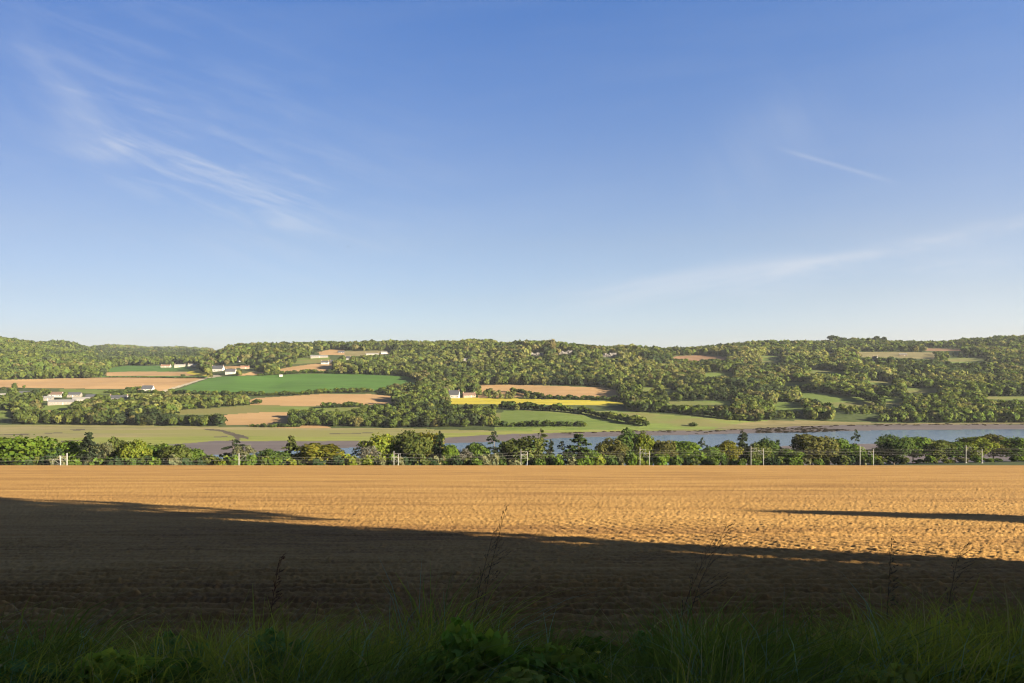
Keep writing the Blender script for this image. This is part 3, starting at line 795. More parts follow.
def zone(X):
    if X < 60: return ('tree in the leafy belt between the grey-roofed farm and the marsh', 'trees between the farm and the marsh')
    if X < 175: return ('tree in the belt below the slate-roofed house right of the farm', 'trees below the slate-roofed house')
    if X < 270: return ('tree on the marsh edge below the farm track, left of the tan fields', 'trees on the marsh edge left of the tan fields')
    if X < 335: return ('tree in the round clump standing in the lower tan field', 'trees in the tan field clump')
    if X < 425: return ('tree of the dark grove rising between the tan field and the marsh', 'trees in the left half of the riverside grove')
    if X < 500: return ('tree of the riverside grove in front of the white farmhouse and yellow field', 'trees in the right half of the riverside grove')
    if X < 650: return ('tree of the line crossing the pasture below the yellow field', 'trees in the pasture below the yellow field')
    if X < 775: return ('tree bordering the upper edge of the riverside meadow', 'trees along the top of the riverside meadow')
    if X < 900: return ('tree on the far shore below the sloping green pasture', 'trees on the shore below the sloping pasture')
    return ('tree on the wooded far shore at the foot of the right hill', 'trees at the foot of the right hill')
protoM = []
for s in range(8):
    q, t = small_crown(500+s, 520, .105, 12); q = q.copy(); me = leaf_mesh('crown_far', q, t); me.materials.append(M_leaf); protoM.append(me)
for k, i in enumerate(ind):
    o = link('broadleaf_tree', protoM[k % 8]); o.location = (x[i], y[i], z[i]-.4)
    o.scale = (wid[i]*1.05, wid[i]*1.05, hgt[i]); o.rotation_euler.z = rng.random()*6.28; o.color = (*tcol[i], 1)
    l_, g_ = zone(sx[i]); tag(o, l_, 'tree', g_)
# everything farther back reads as one mass
VB = []; TB = []
K = 14
rest = np.array(rest)
for lvl, (dlo, dhi, nq, lf, lb) in enumerate([(0, 1150, 230, .15, 8), (1150, 1500, 150, .19, 6), (1500, 5000, 100, .24, 5)]):
    pr = [small_crown(600+lvl*50+s, nq, lf, lb) for s in range(K)]; prc = [small_conif(900+lvl*50+s, nq, lf*.75) for s in range(4)]
    for s in range(K+4):
        q, t = pr[s] if s < K else prc[s-K]
        rr = [i for i in rest if dlo <= y[i] < dhi and ((not conm[i] and s < K and i % K == s) or (conm[i] and s >= K and i % 4 == s-K))]
        if not rr: continue
        rr = np.array(rr); a = rng.random(len(rr))*6.283; ca, sa = np.cos(a)[:, None], np.sin(a)[:, None]
        X_ = (q[None, :, 0]*ca-q[None, :, 1]*sa)*wid[rr][:, None]+x[rr][:, None]
        Y_ = (q[None, :, 0]*sa+q[None, :, 1]*ca)*wid[rr][:, None]+y[rr][:, None]
        Z_ = q[None, :, 2]*hgt[rr][:, None]+(z[rr]-.8)[:, None]
        VB.append(np.stack([X_, Y_, Z_], -1).reshape(-1, 3)); TB.append((tcol[rr][:, None]*t[None]).reshape(-1, 3))
VB = np.concatenate(VB); TB = np.concatenate(TB)
print('WOODS trees', len(rest), 'quads', len(VB)//4)
tag(link('woodland', leaf_mesh('woodland', VB, TB), M_leaf), kind='stuff')
# flat-topped pines standing above the right hill
for (X, row, hp, wpx, lab) in [(833, 344, 9.5, 11, 'umbrella pine with wide flat top breaking the right skyline'), (876, 344, 9, 6, 'left one of two small round pines on the right skyline'),
                               (884, 344, 8.5, 6, 'right one of two small round pines on the right skyline'), (842, 344, 7, 8, 'lower pine just right of the umbrella pine')]:
    x_, y_, z_ = at(X, row); h_ = hp/F*y_; w_ = wpx/F*y_
    e = empty('pine_tree', (x_, y_, z_)); tag(e, lab, 'pine', 'pines on the right skyline')
    q, t, cc, lr = broad(int(X), 260, .16, 7, .52, .4, 1.0); q[:, 2] = np.maximum(q[:, 2], .4)
    q = q*np.array([w_, w_, h_]); me = leaf_mesh('crown', q, t); me.materials.append(M_leaf); c_ = link('crown', me, None, e); c_.color = (.04, .055, .022, 1)
    mb = MB(); mb.tube([(0, 0, -.5), (.2, 0, h_*.5), (0, 0, h_*.8)], [.35, .28, .15]); mb.build('trunk', M_bark, e)
# hedgerows: one thing each
HEDGES = [
 ([(178,410),(215,407),(262,404)],4.5,'hedge along the top of the olive pasture below the farm track'),
 ([(170,393.5),(200,395.5),(256,396),(300,395),(335,392.5),(412,392)],4.0,'long hedge along the foot of the dark green field'),
 ([(258,376),(280,374.5),(305,373.5),(340,373.5)],4.0,'hedge between the upper tan field and the dark green field'),
 ([(322,408.5),(345,408),(364,407)],4.5,'short hedge right of the middle tan field'),
 ([(250,427),(268,427.5),(300,427)],2.5,'thin hedge under the lower tan field'),
 ([(512,392),(545,399),(580,400),(625,401)],4.0,'hedge between the tan field and the yellow rape field'),
 ([(500,409),(545,410.5),(585,414),(610,420),(648,427)],5.5,'dark hedge sweeping down below the yellow field to the meadow'),
 ([(500,427),(540,426.5),(586,427)],3.8,'low hedge crossing the riverside pasture'),
 ([(630,411),(680,414),(730,420),(765,422.5)],6.0,'hedge along the top of the riverside meadow'),
 ([(798,391),(835,394.5),(865,400),(882,407)],7.0,'dark hedge running down above the sloping green pasture'),
 ([(776,401.5),(806,403.5),(830,412)],5.5,'dark hedge left of the sloping green pasture'),
 ([(866,395),(905,400)],6.0,'hedge on the upper side of the small right pasture'),
 ([(105,377.6),(160,377.8),(205,378)],1.6,'low dark hedge above the left tan field'),
 ([(660,362),(730,362.5)],5.0,'hedge at the foot of the red-brown field'),
 ([(105,393),(140,393),(165,393.5)],3.2,'hedge in front of the white cottage by the track'),
 ([(110,400),(128,392),(140,389.5)],4.0,'bushy hedge climbing towards the white cottage'),
]
M_hedge = M_leaf
for (pl, hh, lab) in HEDGES:
    hh *= 1.3; P3 = [np.array(at(*p_)) for p_ in pl]; Vh = []; Th = []; k = 0
    for a_, b_ in zip(P3[:-1], P3[1:]):
        L = np.linalg.norm((b_-a_)[:2]); m_ = max(2, int(L/ (hh*.62)))
        for s in range(m_):
            p_ = a_+(b_-a_)*((s+rng.random()*.5)/m_); hs = hh*(.6+.75*rng.random()); ws = hs*(1.05+.5*rng.random())
            q, t = small_crown(1500+(k % 9), 150, .17, 7); k += 1
            cz = pal[rng.choice([0, 3, 4, 4, 7, 1])]*(.85+.3*rng.random())
            zz = float(zat(p_[0], p_[1])[0])
            Vh.append(q*np.array([ws, ws, hs])+np.array([p_[0], p_[1]+rng.normal()*1.0, zz-.5])); Th.append(t*cz)
    tag(link('hedgerow', leaf_mesh('hedgerow', np.concatenate(Vh), np.concatenate(Th)), M_leaf), lab, 'hedge', 'hedges between the fields across the river')
for (X, row, hh, ww, lab) in [(693, 427, 4.2, 8, 'lone dark bush in the riverside meadow'), (190, 394.5, 4, 7, 'dark bush at the lower left of the dark green field'), (224, 393.2, 3.2, 5, 'small dark bush inside the dark green field'),
                          (183, 376.4, 3.6, 7, 'dark round bush in the narrow tan strip'), (581, 426, 4.5, 9, 'rounded bush at the right end of the pasture hedge')]:
    x_, y_, z_ = at(X, row); o = link('bush', protoM[int(X) % 8], loc=(x_, y_, z_-.3)); o.scale = (ww, ww, hh); o.color = (.05, .07, .02, 1); tag(o, lab, 'bush')
# boulders and a stranded boat-sized clump on the mud
Vr = []; Tr = []
for k in range(420):
    if k < 260: X_, r__ = rng.uniform(756, 850), rng.uniform(428.2, 433.0); 
    else: X_, r__ = rng.uniform(560, 1030), 0
    if r__ == 0: r__ = np.interp(X_, [512, 640, 700, 768, 850, 900, 1024], [434.3, 431.2, 431.2, 428.5, 425.2, 424.6, 424])+abs(rng.normal())*.7
    if k < 260 and (X_-756)/94+abs(r__-430.5)/6 > 1.0: continue
    x_, y_, z_ = at(X_, r__); q, t = small_crown(1500+(k % 9), 60, .3, 5); ws = 1.0+2.2*rng.random()
    Vr.append(q*np.array([ws*1.6, ws, .35*ws])+np.array([x_, y_, WATER-.15])); Tr.append(t*np.array((.035, .028, .02))*(.7+.8*rng.random()))
ro = link('shore_rocks', leaf_mesh('shore_rocks', np.concatenate(Vr), np.concatenate(Tr)), M_leaf); tag(ro, kind='stuff')
M_weed = plain('seaweed_rock', (.05, .045, .03), .8, .3, 1)

# ------------------------------------------------------------------ railway masts and wires
M_mast = plain('galvanised_mast', (.23, .23, .215), .6, .08)
M_wire = plain('wire', (.16, .155, .14), .5, .1)
MASTS = [(67, 453, 60.5, 456.3), (239, 453, None, None), (394, 451, 398.5, 454.3), (521, 449, 527.5, 452), (640, 447, 649.5, 451), (751, 446, 763.5, 448.5), (860, 446, 873.5, 449), (966, 445, 982, 449)]
PAIR = ['leftmost pair of masts', None, 'pair of masts left of the dark conifer', 'pair of masts in front of the domed olive tree', 'pair of masts by the tall yellow-green tree',
        'pair of masts right of the dark conifer', 'second pair of masts from the right', 'rightmost pair of masts']
def mast(x, y, z, h, side, lab):
    e = empty('railway_mast', (x, y, z)); tag(e, lab, 'railway mast', 'railway masts behind the ploughed field')
    mb = MB(); w_ = .34
    mb.box((0, -w_/2, h/2), (.20, .05, h)); mb.box((0, w_/2, h/2), (.20, .05, h)); mb.box((0, 0, h/2), (.08, w_-.06, h-.1)); mb.build('post', M_mast, e)
    mb = MB(); mb.box((0, 0, .15), (.8, .8, .3)); mb.build('footing', M_mast, e)
    mb = MB(); mb.tube([(side*.22, 0, h-1.1), (side*2.5, -.1, h-.9)], .045, 5); mb.tube([(side*.22, 0, h-2.6), (side*2.5, -.1, h-.92)], .04, 5); mb.build('bracket_arm', M_mast, e)
    mb = MB(); mb.tube([(side*2.5, -.1, h-1.0), (side*2.5, -.1, h-2.5)], .035, 5); mb.tube([(side*.22, 0, h-2.7), (side*2.6, -.1, h-2.5)], .03, 5); mb.build('steady_arm', M_mast, e)
    mb = MB(); mb.tube([(side*.28, 0, h-1.1), (side*.6, 0, h-1.07)], .11, 6); mb.build('insulator', M_brick, e)
    return (x+side*2.5, y-.1, z+h-1.0), (x+side*2.5, y-.1, z+h-2.5), (x, y, z+h+.0)
runs = [[], [], [], []]
for i, (X, top, X2, top2) in enumerate(MASTS):
    d = drail(X)+3; x_ = (X-CX)/F*d; z_ = float(zat(x_, d)[0]); h = -(top-HY)/F*d-z_
    lab = 'single pale railway mast standing alone beside the ragged pine' if X2 is None else 'taller mast of the '+PAIR[i]
    a, b_, c_ = mast(x_, d, z_, h, 1 if i else -1, lab)
    runs[0].append(a); runs[1].append(b_)
    if X2:
        d2 = d-6; x2 = (X2-CX)/F*d2; z2 = float(zat(x2, d2)[0]); h2 = -(top2-HY)/F*d2-z2
        a, b_, c_ = mast(x2, d2, z2, h2, -1, 'shorter mast of the '+PAIR[i]); runs[2].append(a); runs[3].append(b_)
    else:
        runs[2].append((a[0]-3, a[1]-5, a[2]-.8)); runs[3].append((b_[0]-3, b_[1]-5, b_[2]-.8))
WL = ['upper overhead wire of the far railway track strung between the masts', 'lower overhead wire of the far railway track strung between the masts',
      'upper overhead wire of the near railway track strung between the masts', 'lower overhead wire of the near railway track strung between the masts']
for r_, lab in zip(runs, WL):
    a = np.array(r_[0])*1.0; b_ = np.array(r_[-1]); ext0 = a-(np.array(r_[1])-a); ext1 = b_+(b_-np.array(r_[-2]))
    P = [ext0]+[np.array(p_) for p_ in r_]+[ext1]; out_ = []
    for a, b_ in zip(P[:-1], P[1:]):
        for t in np.linspace(0, 1, 7)[:-1]:
            q = a+(b_-a)*t; q = q.copy(); q[2] -= (1.0 if 'upper' in lab else .1)*4*t*(1-t); out_.append(q)
    out_.append(P[-1]); mb = MB(); mb.tube(out_, .014, 4)
    tag(mb.build('overhead_wire', M_wire), lab, 'wire', 'overhead wires of the railway')

# ------------------------------------------------------------------ trees and hedge by the road, outside the view, that shade the near field
def big_tree(x, y, h, w, base, seed, n, leaf, col, lab, name='roadside_tree', con=False):
    zg = -2.5 if y < 6 else zfield(y)
    if con: q, t = conif(seed, n, leaf, 0, .5)
    else: q, t, cc, lr = broad(seed, n, leaf, 22, base, .36, 1.0)
    q = q*np.array([w, w, h]); me = leaf_mesh('crown', q, t); me.materials.append(M_leaf)
    e = empty(name, (x, y, zg)); tag(e, lab, 'tree')
    c_ = link('crown', me, None, e); c_.color = (*col, 1)
    mb = MB(); mb.tube([(0, 0, -.2), (0, 0, h*.4), (.2, 0, h*.85)], [.3, .22, .08], 8); mb.build('trunk', M_bark, e)
SUNAZ = math.atan2(.87, -.5); SUNEL = R(16)
S = np.array([math.sin(SUNAZ)*math.cos(SUNEL), math.cos(SUNAZ)*math.cos(SUNEL), math.sin(SUNEL)])
def caster(X, row, yc):
    """where along the sun's direction a thing at depth yc stands above the ground point seen at (X,row)"""
    D = EYE/((row-HY)/F-SLOPE); P = np.array([(X-CX)/F*D, D, zfield(D)]); t = (yc-D)/S[1]; return P+S*t
big_tree(25.0, 3.6, 18.5, 12.5, .27, 71, 7500, .035, COL['green'], 'broad roadside tree right of the viewpoint that shades the left of the field')
big_tree(32.5, -2.5, 15.0, 8.5, .20, 72, 6000, .035, COL['green'], 'second roadside tree right of the viewpoint behind the broad one')
for k_, (xx, yy, hh) in enumerate([(-8, -9, 17), (-1, -9.5, 18), (6, -9, 19), (13, -9.6, 20), (20, -9, 20), (26.2, -9.4, 21), (36.6, -9, 20), (42.5, -9.5, 19)]):
    big_tree(xx, yy, hh, 8.6, .64 if k_ in (5, 6) else .05, 80+k_, 4600, .042, COL['green'], ordw(k_+1)+' tall leafy tree of the row behind the roadside hedge', name='roadside_tree')
c_ = caster(735, 510.5, 1.0)
big_tree(float(c_[0]), 1.0, float(c_[2])+2.5, 12.0, .0, 73, 11000, .035, COL['dark'], 'pointed conifer far right of the viewpoint that throws the long thin shadow', name='roadside_conifer', con=True)
r_ = np.random.default_rng(9); Vh = []; Th = []
for k in range(79):
    xx = -34+k*.98; yy = -4.2+r_.normal()*.5
    hh = 10.15+(.15*math.sin(xx*.5)+.3*r_.normal() if k < 55 else .06*r_.normal())-(2.3 if 20.3 < xx < 27.2 else 0)+(.45 if k > 62 else 0)
    q, t, cc, lr = broad(2000+k % 10, 900, .075, 10, .0, .42, 1.0)
    Vh.append(q*np.array([4.2, 4.2, hh])+np.array([xx, yy, -2.5])); Th.append(t*np.array(COL['green']))
tag(link('roadside_hedge', leaf_mesh('roadside_hedge', np.concatenate(Vh), np.concatenate(Th)), M_leaf), 'tall leafy hedge behind the viewpoint on the far side of the road', 'hedge')

# ------------------------------------------------------------------ verge grass
def blades(n, seed, xr, yr, hfun, wid=.0075, wind=.25):
    r = np.random.default_rng(seed)
    X = r.uniform(*xr, n); Y = r.uniform(*yr, n)
    dens = vnoise(X*1.6+30, Y*1.6+30, 1)
    k = r.random(n) < .35+.9*dens; X, Y = X[k], Y[k]; n = len(X)
    H = hfun(X, Y)*(.45+.75*r.random(n)); g = -2.42-.5*np.clip((Y-4.9)/1.7, 0, 1)**1.5
    cl = vnoise(X*3, Y*3, 2)*6.283*2; a = cl+r.normal(size=n)*.9
    lean = (.18+.85*r.random(n)**1.3)*H
    dx = np.cos(a)*lean+wind*H*(.1+1.3*r.random(n)); dy = np.sin(a)*lean
    w = wid*(.6+.9*r.random(n)); ta = r.random(n)*3.14159
    wx, wy = np.cos(ta)*w/2, np.sin(ta)*w/2*.6
    V = []
    for s, ws in ((0, 1), (.4, .95), (.75, .65), (1.0, .08)):
        cx = X+dx*s**1.9; cy = Y+dy*s**1.9; cz = g-.02+H*(s-.28*s**3)*np.where(lean > .45*H, .9, 1)
        V += [np.stack([cx-wx*ws, cy-wy*ws, cz], -1), np.stack([cx+wx*ws, cy+wy*ws, cz], -1)]
    V = np.stack(V, 1)                            # n,8,3
    b = (np.arange(n)*8)[:, None, None]
    Q = b+np.array([[0, 1, 3, 2], [2, 3, 5, 4], [4, 5, 7, 6]])[None]
    sp = vnoise(X*1.1+80, Y*1.1+80, 4); rr = r.random(n)
    base = np.where((rr < .08)[:, None], np.array([[.38, .31, .15]]), np.where((sp > .6)[:, None], np.array([[.34, .34, .06]]), np.array([[.18, .22, .045]])))
    base = np.where(((rr > .93))[:, None], np.array([[.24, .32, .24]]), base)
    base = base*(.7+.6*r.random((n, 1)))
    return V.reshape(-1, 3), Q.reshape(-1, 4), np.repeat(base, 8, axis=0)
def hgrass(X, Y):
    c = X/Y*F+CX
    h = .84+.42*(vnoise(X*1.5+11, Y*1.5+11, 3)-.4)+.24*(vnoise(X*4+7, Y*4+7, 5)-.5)
    h += .05*np.clip((c-600)/300, 0, 1)+.30*np.exp(-((c-430)/34)**2)*(Y > 5.3)+.08*np.exp(-((c-700)/40)**2)-.03*np.exp(-((c-200)/90)**2)+.06*np.exp(-((c-890)/40)**2)
    edge = np.clip((6.8-Y)/.3, 0.3, 1)
    return h*edge
Vg, Qg, Tg = blades(150000, 21, (-7.5, 7.5), (3.2, 6.8), hgrass)
V2, Q2, T2 = blades(5200, 22, (-7.5, 7.5), (4.4, 6.6), lambda X, Y: hgrass(X, Y)*1.05, .018, .5)
V3, Q3, T3 = blades(26000, 23, (-14, 14), (-1.5, 3.3), lambda X, Y: hgrass(X, Y+4)*.7, .012)
V4, Q4, T4 = blades(7000, 24, (-7.5, 7.5), (4.2, 6.7), lambda X, Y: hgrass(X, Y)*.8, .034, .7)
me = mesh_from('grass', np.concatenate([Vg, V2, V3, V4]), np.concatenate([Qg, Q2+len(Vg), Q3+len(Vg)+len(V2), Q4+len(Vg)+len(V2)+len(V3)]), tint=np.clip(np.concatenate([Tg, T2, T3, T4*.8])*1.3, 0, .6))
tag(link('grass', me, M_blade), kind='stuff')

Vw = []; Tw = []
rw = np.random.default_rng(77)
for k in range(170):
    yy = rw.uniform(4.6, 6.7); xx = rw.uniform(-1.0, 1.0)*yy*.95; cpx = xx/yy*F+CX
    if vnoise(np.array(xx*.9+50), np.array(yy*.9+50), 2) < .42 and k % 3: continue
    gz = -2.42-.5*max(0, (yy-4.9)/1.7)**1.5; hh = rw.uniform(.38, .72)*(1.15 if abs(cpx-430) < 45 else 1)
    if yy > 6.2: hh *= .8
    q, t, cc, lr = broad(3000+k % 6, 1300, .06, 14, .05, .36, 1.0, 0.0, .7)
    ws = hh*rw.uniform(.7, 1.2); cl = np.array([(.30, .38, .07), (.22, .32, .06), (.36, .38, .09), (.2, .3, .1)][k % 4])
    Vw.append(q*np.array([ws, ws, hh])+np.array([xx, yy, gz-.03])); Tw.append(t*cl*(.8+.5*rw.random()))
tag(link('verge_weeds', leaf_mesh('verge_weeds', np.concatenate(Vw), np.concatenate(Tw)), M_blade), kind='stuff')

# tall weeds standing over the grass
M_stalk = plain('dry_stalk', (.13, .09, .055), .9, .3, 8); M_red = plain('dock_stalk', (.12, .035, .025), .9, .3, 8); M_petal = plain('yellow_petal', (.75, .6, .03), .6, .1, 20)
def wpos(X, row, d): return np.array([(X-CX)/F*d, d, -(row-HY)/F*d])
def weed(Xb, Xt, row, d, kind, lab, mat):
    base = wpos(Xb, 660, d); base[2] = -2.42-.5*max(0, (d-4.9)/1.7)**1.5; tip = wpos(Xt, row, d)
    e = empty('weed', tuple(base)); tag(e, lab, 'weed', 'tall weeds over the verge grass')
    L = tip-base; r = random.Random(int(Xt))
    ctl = [L*0, L*.35+np.array([-L[0]*.18, 0, 0]), L*.7+np.array([-L[0]*.16, 0, 0]), L]
    mb = MB(); mb.tube(ctl, [.0034, .0026, .0018, .0009], 5); mb.build('stem', mat, e)
    mb = MB()
    nb = 15 if kind == 'panicle' else 26
    for k in range(nb):
        s = .60+.40*(k/nb); c0 = ctl[0]*0+L*s+np.array([-L[0]*.16*(1-(s-.7)/.3 if s > .7 else 1), 0, 0])
        ln = (.13 if kind == 'panicle' else .05)*(1.25-(s-.6)*2)*(.6+.8*r.random()); a = r.uniform(0, 6.28)
        dv = np.array([math.cos(a)*.6+.55, math.sin(a)*.6, .75])*ln
        mb.tube([c0, c0+dv], [.0012, .0007], 3)
        for j in range(5):
            p_ = c0+dv*(.45+.14*j)+np.array([r.gauss(0, .006) for _ in range(3)])
            mb.tube([p_, p_+dv/ln*.016], [.0023, .0008], 4)
    mb.build('seed_head', mat, e)
    if kind == 'dock':
        mb = MB()
        for k in range(6):
            c0 = ctl[0]*0+L*(.12+.07*k); a = r.uniform(0, 6.28); dv = np.array([math.cos(a), math.sin(a), .5])*.2; sd = np.array([-math.sin(a), math.cos(a), 0])*.03
            mb.poly([c0, c0+dv*.4+sd, c0+dv, c0+dv*.4-sd])
        mb.build('leaf', M_weedleaf, e)
M_weedleaf = plain('weed_leaf', (.06, .10, .025), .8, .3, 6)
weed(470, 506, 508, 6.3, 'panicle', 'tall feathery grass stalk leaning right, rising across the shadow edge near the middle', M_stalk)
weed(462, 494, 530, 6.1, 'panicle', 'shorter feathery stalk just left of the tallest middle one', M_stalk)
weed(668, 727, 524, 6.2, 'panicle', 'long bent grass stalk leaning right with tip in the sunlit soil', M_stalk)
weed(660, 712, 541, 6.0, 'panicle', 'shorter bent stalk beside the long one right of middle', M_stalk)
weed(884, 892, 538, 6.3, 'dock', 'upright stalk with dark lump of seeds on the right', M_stalk)
weed(938, 960, 545, 6.2, 'panicle', 'thin stalk with drooping head, farthest right', M_stalk)
weed(262, 280, 556, 6.0, 'dock', 'reddish dock stalk, only tall one on the left', M_red)
# yellow flowers
for (X, row, d, lab) in [(582, 654, 5.2, 'small yellow flower in the grass, upper left of the group of three'), (598, 653, 5.1, 'small yellow flower in the grass, upper right of the group of three'),
                         (607, 678, 4.9, 'larger yellow flower in the grass at the bottom border'), (392, 643, 5.4, 'yellow flower half hidden in the grass left of middle')]:
    tip = wpos(X, row, d); e = empty('wild_flower', (tip[0], tip[1], -2.45)); tag(e, lab, 'flower', 'yellow flowers in the verge grass')
    h = tip[2]+2.45; mb = MB(); mb.tube([(0, 0, 0), (.01, 0, h*.6), (0, 0, h)], .002, 4); mb.build('stem', M_weedleaf, e)
    mb = MB()
    for k in range(9):
        a = k*.698; ca, sa = math.cos(a), math.sin(a)
        mb.poly([(0, 0, h), (ca*.012-sa*.006, sa*.012+ca*.006, h+.006), (ca*.022, sa*.022, h+.008), (ca*.012+sa*.006, sa*.012-ca*.006, h+.006)])
    mb.tube([(0, 0, h-.004), (0, 0, h+.006)], .005, 8); mb.build('petals', M_petal, e)

# ------------------------------------------------------------------ a bird high over the valley
M_bird = plain('dark_plumage', (.05, .05, .055), .8, .2, 20)
d = 170; bp = wpos(348, 247, d)
import bmesh
bm = bmesh.new(); bmesh.ops.create_uvsphere(bm, u_segments=10, v_segments=8, radius=1)
for v in bm.verts:
    c0 = v.co.copy(); tp = 1-.45*abs(c0.x)**1.5
    v.co = (c0.x*.27, c0.y*.11*tp, c0.z*.12*tp)
def wing(s):
    pts_ = [(.10, s*.07, .03), (.14, s*.3, .14), (.04, s*.62, .10), (-.02, s*.64, .10), (-.06, s*.3, .13), (-.12, s*.07, .03)]
    lo = [bm.verts.new((p_[0], p_[1], p_[2]-.012)) for p_ in pts_]; hi = [bm.verts.new((p_[0], p_[1], p_[2]+.012)) for p_ in pts_]
    bm.faces.new(hi); bm.faces.new(lo[::-1])
    for k in range(6): bm.faces.new((lo[k], lo[(k+1) % 6], hi[(k+1) % 6], hi[k]))
wing(1); wing(-1)
tl = [bm.verts.new(v_) for v_ in ((-.2, .04, 0), (-.42, .09, 0), (-.42, -.09, 0), (-.2, -.04, 0), (-.2, 0, .03))]
bm.faces.new((tl[0], tl[1], tl[2], tl[3])); bm.faces.new((tl[0], tl[1], tl[4])); bm.faces.new((tl[1], tl[2], tl[4])); bm.faces.new((tl[2], tl[3], tl[4]))
me = bpy.data.meshes.new('bird'); bm.to_mesh(me); bm.free()
o = link('bird', me, M_bird, loc=tuple(bp)); o.rotation_euler = (0, 0, 1.2); o.scale = (.6, .6, .6); tag(o, 'small dark bird flying alone in the blue sky', 'bird')

# ------------------------------------------------------------------ haze
HAZE = .000028
if HAZE:
    mb = MB(); mb.box((0, 1800, 14), (13000, 4700, 200)); m, nt, out = new_mat('haze_air')
    pv = N(nt, 'ShaderNodeVolumePrincipled'); pv.inputs['Color'].default_value = (.80, .88, 1, 1); pv.inputs['Density'].default_value = HAZE; pv.inputs['Anisotropy'].default_value = 0.0
    nt.links.new(pv.outputs[0], out.inputs['Volume'])
    tag(mb.build('haze', m), kind='stuff')

# ------------------------------------------------------------------ sky, sun, camera
w = bpy.data.worlds.new('World'); scene.world = w; w.use_nodes = True; nt = w.node_tree
for n_ in list(nt.nodes): nt.nodes.remove(n_)
out = nt.nodes.new('ShaderNodeOutputWorld'); bg = nt.nodes.new('ShaderNodeBackground'); bg.inputs['Strength'].default_value = .05
sky = nt.nodes.new('ShaderNodeTexSky'); sky.sky_type = 'NISHITA'; sky.sun_disc = False
sky.sun_elevation = SUNEL; sky.sun_rotation = SUNAZ; sky.altitude = 50; sky.air_density = 1.0; sky.dust_density = .6; sky.ozone_density = 1.6
# thin cirrus: wisps at fixed bearings
tc = nt.nodes.new('ShaderNodeTexCoord'); sp = nt.nodes.new('ShaderNodeSeparateXYZ'); nt.links.new(tc.outputs['Generated'], sp.inputs[0])
yy = mth(nt, 'MAXIMUM', sp.outputs[1], .02); uu = mth(nt, 'DIVIDE', sp.outputs[0], yy); vv = mth(nt, 'DIVIDE', sp.outputs[2], yy)
def streaks(rot, scale, stx, sty, det=6, seed=0.0):
    cb = nt.nodes.new('ShaderNodeCombineXYZ'); nt.links.new(uu, cb.inputs[0]); nt.links.new(vv, cb.inputs[1]); cb.inputs[2].default_value = seed
    mp = nt.nodes.new('ShaderNodeMapping'); mp.vector_type = 'TEXTURE'; mp.inputs['Rotation'].default_value = (0, 0, rot); mp.inputs['Scale'].default_value = (stx, sty, 1)
    nt.links.new(cb.outputs[0], mp.inputs[0]); n_ = nt.nodes.new('ShaderNodeTexNoise'); n_.inputs['Scale'].default_value = scale; n_.inputs['Detail'].default_value = det; n_.inputs['Roughness'].default_value = .6
    n_.inputs['Distortion'].default_value = .4
    nt.links.new(mp.outputs[0], n_.inputs['Vector']); return n_.outputs['Fac']
def seg(p0, p1, w0, curve=0.0):
    """soft band round the segment between two bearings"""
    (u0, v0), (u1, v1) = p0, p1; du, dv = u1-u0, v1-v0; L2 = du*du+dv*dv; L = math.sqrt(L2)
    a = mth(nt, 'SUBTRACT', uu, u0); b_ = mth(nt, 'SUBTRACT', vv, v0)
    t = mth(nt, 'DIVIDE', mth(nt, 'ADD', mth(nt, 'MULTIPLY', a, du), mth(nt, 'MULTIPLY', b_, dv)), L2)
    cr = mth(nt, 'DIVIDE', mth(nt, 'SUBTRACT', mth(nt, 'MULTIPLY', a, dv), mth(nt, 'MULTIPLY', b_, du)), L)
    if curve: cr = mth(nt, 'ADD', cr, mth(nt, 'MULTIPLY', mth(nt, 'MULTIPLY', t, mth(nt, 'SUBTRACT', 1, t)), curve))
    g = mth(nt, 'EXPONENT', mth(nt, 'MULTIPLY', mth(nt, 'POWER', mth(nt, 'DIVIDE', mth(nt, 'ABSOLUTE', cr), w0), 2), -1))
    e1 = nt.nodes.new('ShaderNodeMapRange'); e1.interpolation_type = 'SMOOTHSTEP'; nt.links.new(t, e1.inputs[0]); e1.inputs[1].default_value = -.12; e1.inputs[2].default_value = .25
    e2 = nt.nodes.new('ShaderNodeMapRange'); e2.interpolation_type = 'SMOOTHSTEP'; nt.links.new(t, e2.inputs[0]); e2.inputs[1].default_value = 1.15; e2.inputs[2].default_value = .75
    return mth(nt, 'MULTIPLY', g, mth(nt, 'MULTIPLY', e1.outputs[0], e2.outputs[0]))
def uv(X, y_): return ((X-CX)/F, (HY-y_)/F)
def thr(v, lo, hi):
    e = nt.nodes.new('ShaderNodeMapRange'); e.interpolation_type = 'SMOOTHSTEP'; nt.links.new(v, e.inputs[0]); e.inputs[1].default_value = lo; e.inputs[2].default_value = hi; return e.outputs[0]
s1 = thr(streaks(-.34, 7.0, 1.0, .16, 9, 1.3), .40, .74); s2 = thr(streaks(.12, 3.0, 1.1, .22, 6, 4.0), .40, .70); s3 = thr(streaks(-.9, 3.5, 1.0, .35, 6, 7.0), .35, .75)
tot = mth(nt, 'MULTIPLY', mth(nt, 'MULTIPLY', seg(uv(66, 124), uv(325, 218), .042), s1), .55)
def add(v, k):
    global tot
    tot = mth(nt, 'ADD', tot, mth(nt, 'MULTIPLY', v, k))
add(mth(nt, 'MULTIPLY', seg(uv(-20, 30), uv(130, 150), .05), s3), .5)
add(mth(nt, 'MULTIPLY', seg(uv(0, 10), uv(420, 260), .13), s1), .2)
add(mth(nt, 'MULTIPLY', seg(uv(700, 282), uv(1090, 205), .010, -.03), s2), .75)
add(mth(nt, 'MULTIPLY', seg(uv(540, 300), uv(1000, 262), .025), s2), .6)
add(mth(nt, 'MULTIPLY', seg(uv(860, 275), uv(1010, 262), .006), s2), .7)
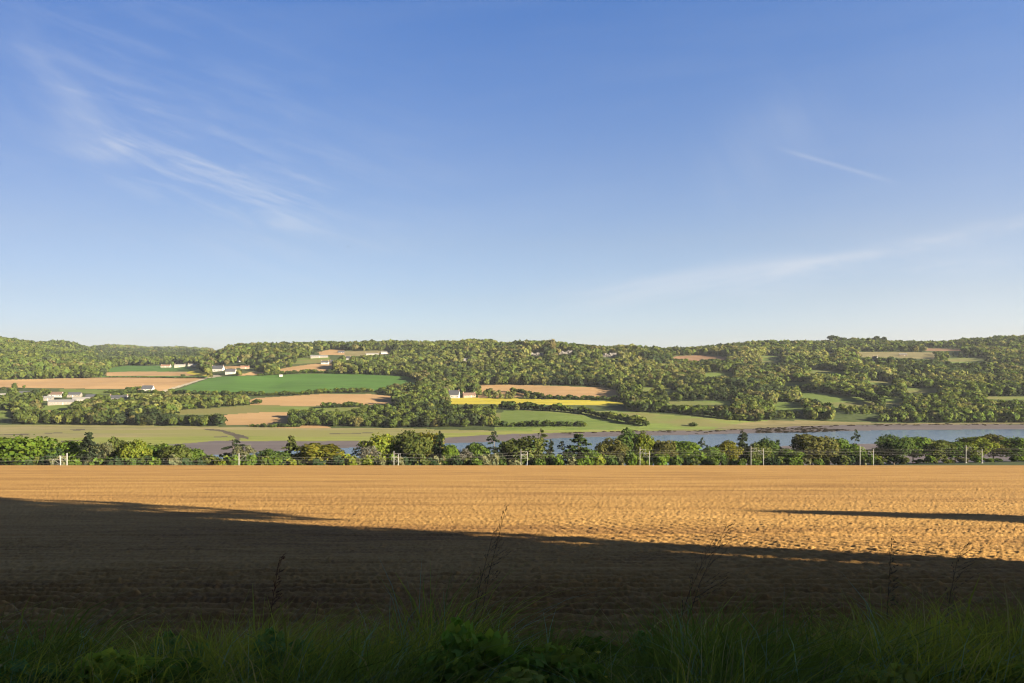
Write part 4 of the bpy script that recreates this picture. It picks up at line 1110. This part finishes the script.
add(seg(uv(780, 149), uv(890, 181), .0028), .28)
add(mth(nt, 'MULTIPLY', seg(uv(700, 190), uv(830, 90), .05), s3), .22)
add(mth(nt, 'MULTIPLY', seg(uv(0, 155), uv(30, 162), .003), s2), .35)
add(s2, .05)
# milky air low over the horizon
add(mth(nt, 'MULTIPLY', thr(vv, .16, -.02), thr(uu, -.3, .75)), .5)
fac = mth(nt, 'MINIMUM', mth(nt, 'MULTIPLY', tot, .62), .9)
mx = nt.nodes.new('ShaderNodeMix'); mx.data_type = 'RGBA'; nt.links.new(fac, mx.inputs[0])
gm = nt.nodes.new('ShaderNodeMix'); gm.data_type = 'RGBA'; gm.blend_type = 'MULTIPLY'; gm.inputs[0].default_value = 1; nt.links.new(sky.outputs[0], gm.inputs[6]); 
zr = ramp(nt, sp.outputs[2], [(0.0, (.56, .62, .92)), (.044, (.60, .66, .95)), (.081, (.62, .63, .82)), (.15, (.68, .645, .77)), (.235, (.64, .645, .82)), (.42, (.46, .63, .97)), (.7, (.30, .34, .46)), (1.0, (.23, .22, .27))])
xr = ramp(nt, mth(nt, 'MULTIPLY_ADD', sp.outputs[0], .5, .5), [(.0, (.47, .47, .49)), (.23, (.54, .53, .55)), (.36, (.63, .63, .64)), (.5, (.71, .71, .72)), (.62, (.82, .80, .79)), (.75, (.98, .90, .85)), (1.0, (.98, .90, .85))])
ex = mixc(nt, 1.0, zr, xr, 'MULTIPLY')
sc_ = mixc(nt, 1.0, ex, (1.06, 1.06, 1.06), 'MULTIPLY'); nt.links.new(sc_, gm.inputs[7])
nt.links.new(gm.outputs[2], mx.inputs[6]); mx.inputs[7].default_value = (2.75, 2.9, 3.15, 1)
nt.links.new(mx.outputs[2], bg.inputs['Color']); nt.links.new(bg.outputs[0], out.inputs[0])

sd = bpy.data.lights.new('Sun', 'SUN'); sd.energy = 5.0; sd.angle = R(.5); sd.color = (1.0, .85, .62)
so = bpy.data.objects.new('Sun', sd); C.objects.link(so)
from mathutils import Vector
so.rotation_euler = Vector(S).to_track_quat('Z', 'Y').to_euler(); so.location = (40, -40, 30)

cd = bpy.data.cameras.new('Camera'); cam = bpy.data.objects.new('Camera', cd); C.objects.link(cam)
cam.location = (0, 0, 0); cam.rotation_euler = (R(90), 0, 0)
cd.sensor_width = 36; cd.lens = 36*F/1024; cd.shift_y = (HY-341.5)/1024; cd.clip_start = .1; cd.clip_end = 20000
scene.camera = cam
scene.view_settings.view_transform = 'Standard'; scene.view_settings.look = 'None'; scene.view_settings.gamma = 1; scene.view_settings.use_curve_mapping = False
scene.view_settings.exposure = 2.4
scene.cycles.use_denoising = True; scene.cycles.denoiser = 'OPENIMAGEDENOISE'; scene.cycles.denoising_input_passes = 'RGB_ALBEDO_NORMAL'; scene.cycles.denoising_prefilter = 'ACCURATE'; scene.cycles.pixel_filter_type = 'BLACKMAN_HARRIS'; scene.cycles.filter_width = 1.15
scene.cycles.max_bounces = 6; scene.cycles.volume_bounces = 0
scene.render.resolution_x = 1024; scene.render.resolution_y = 683
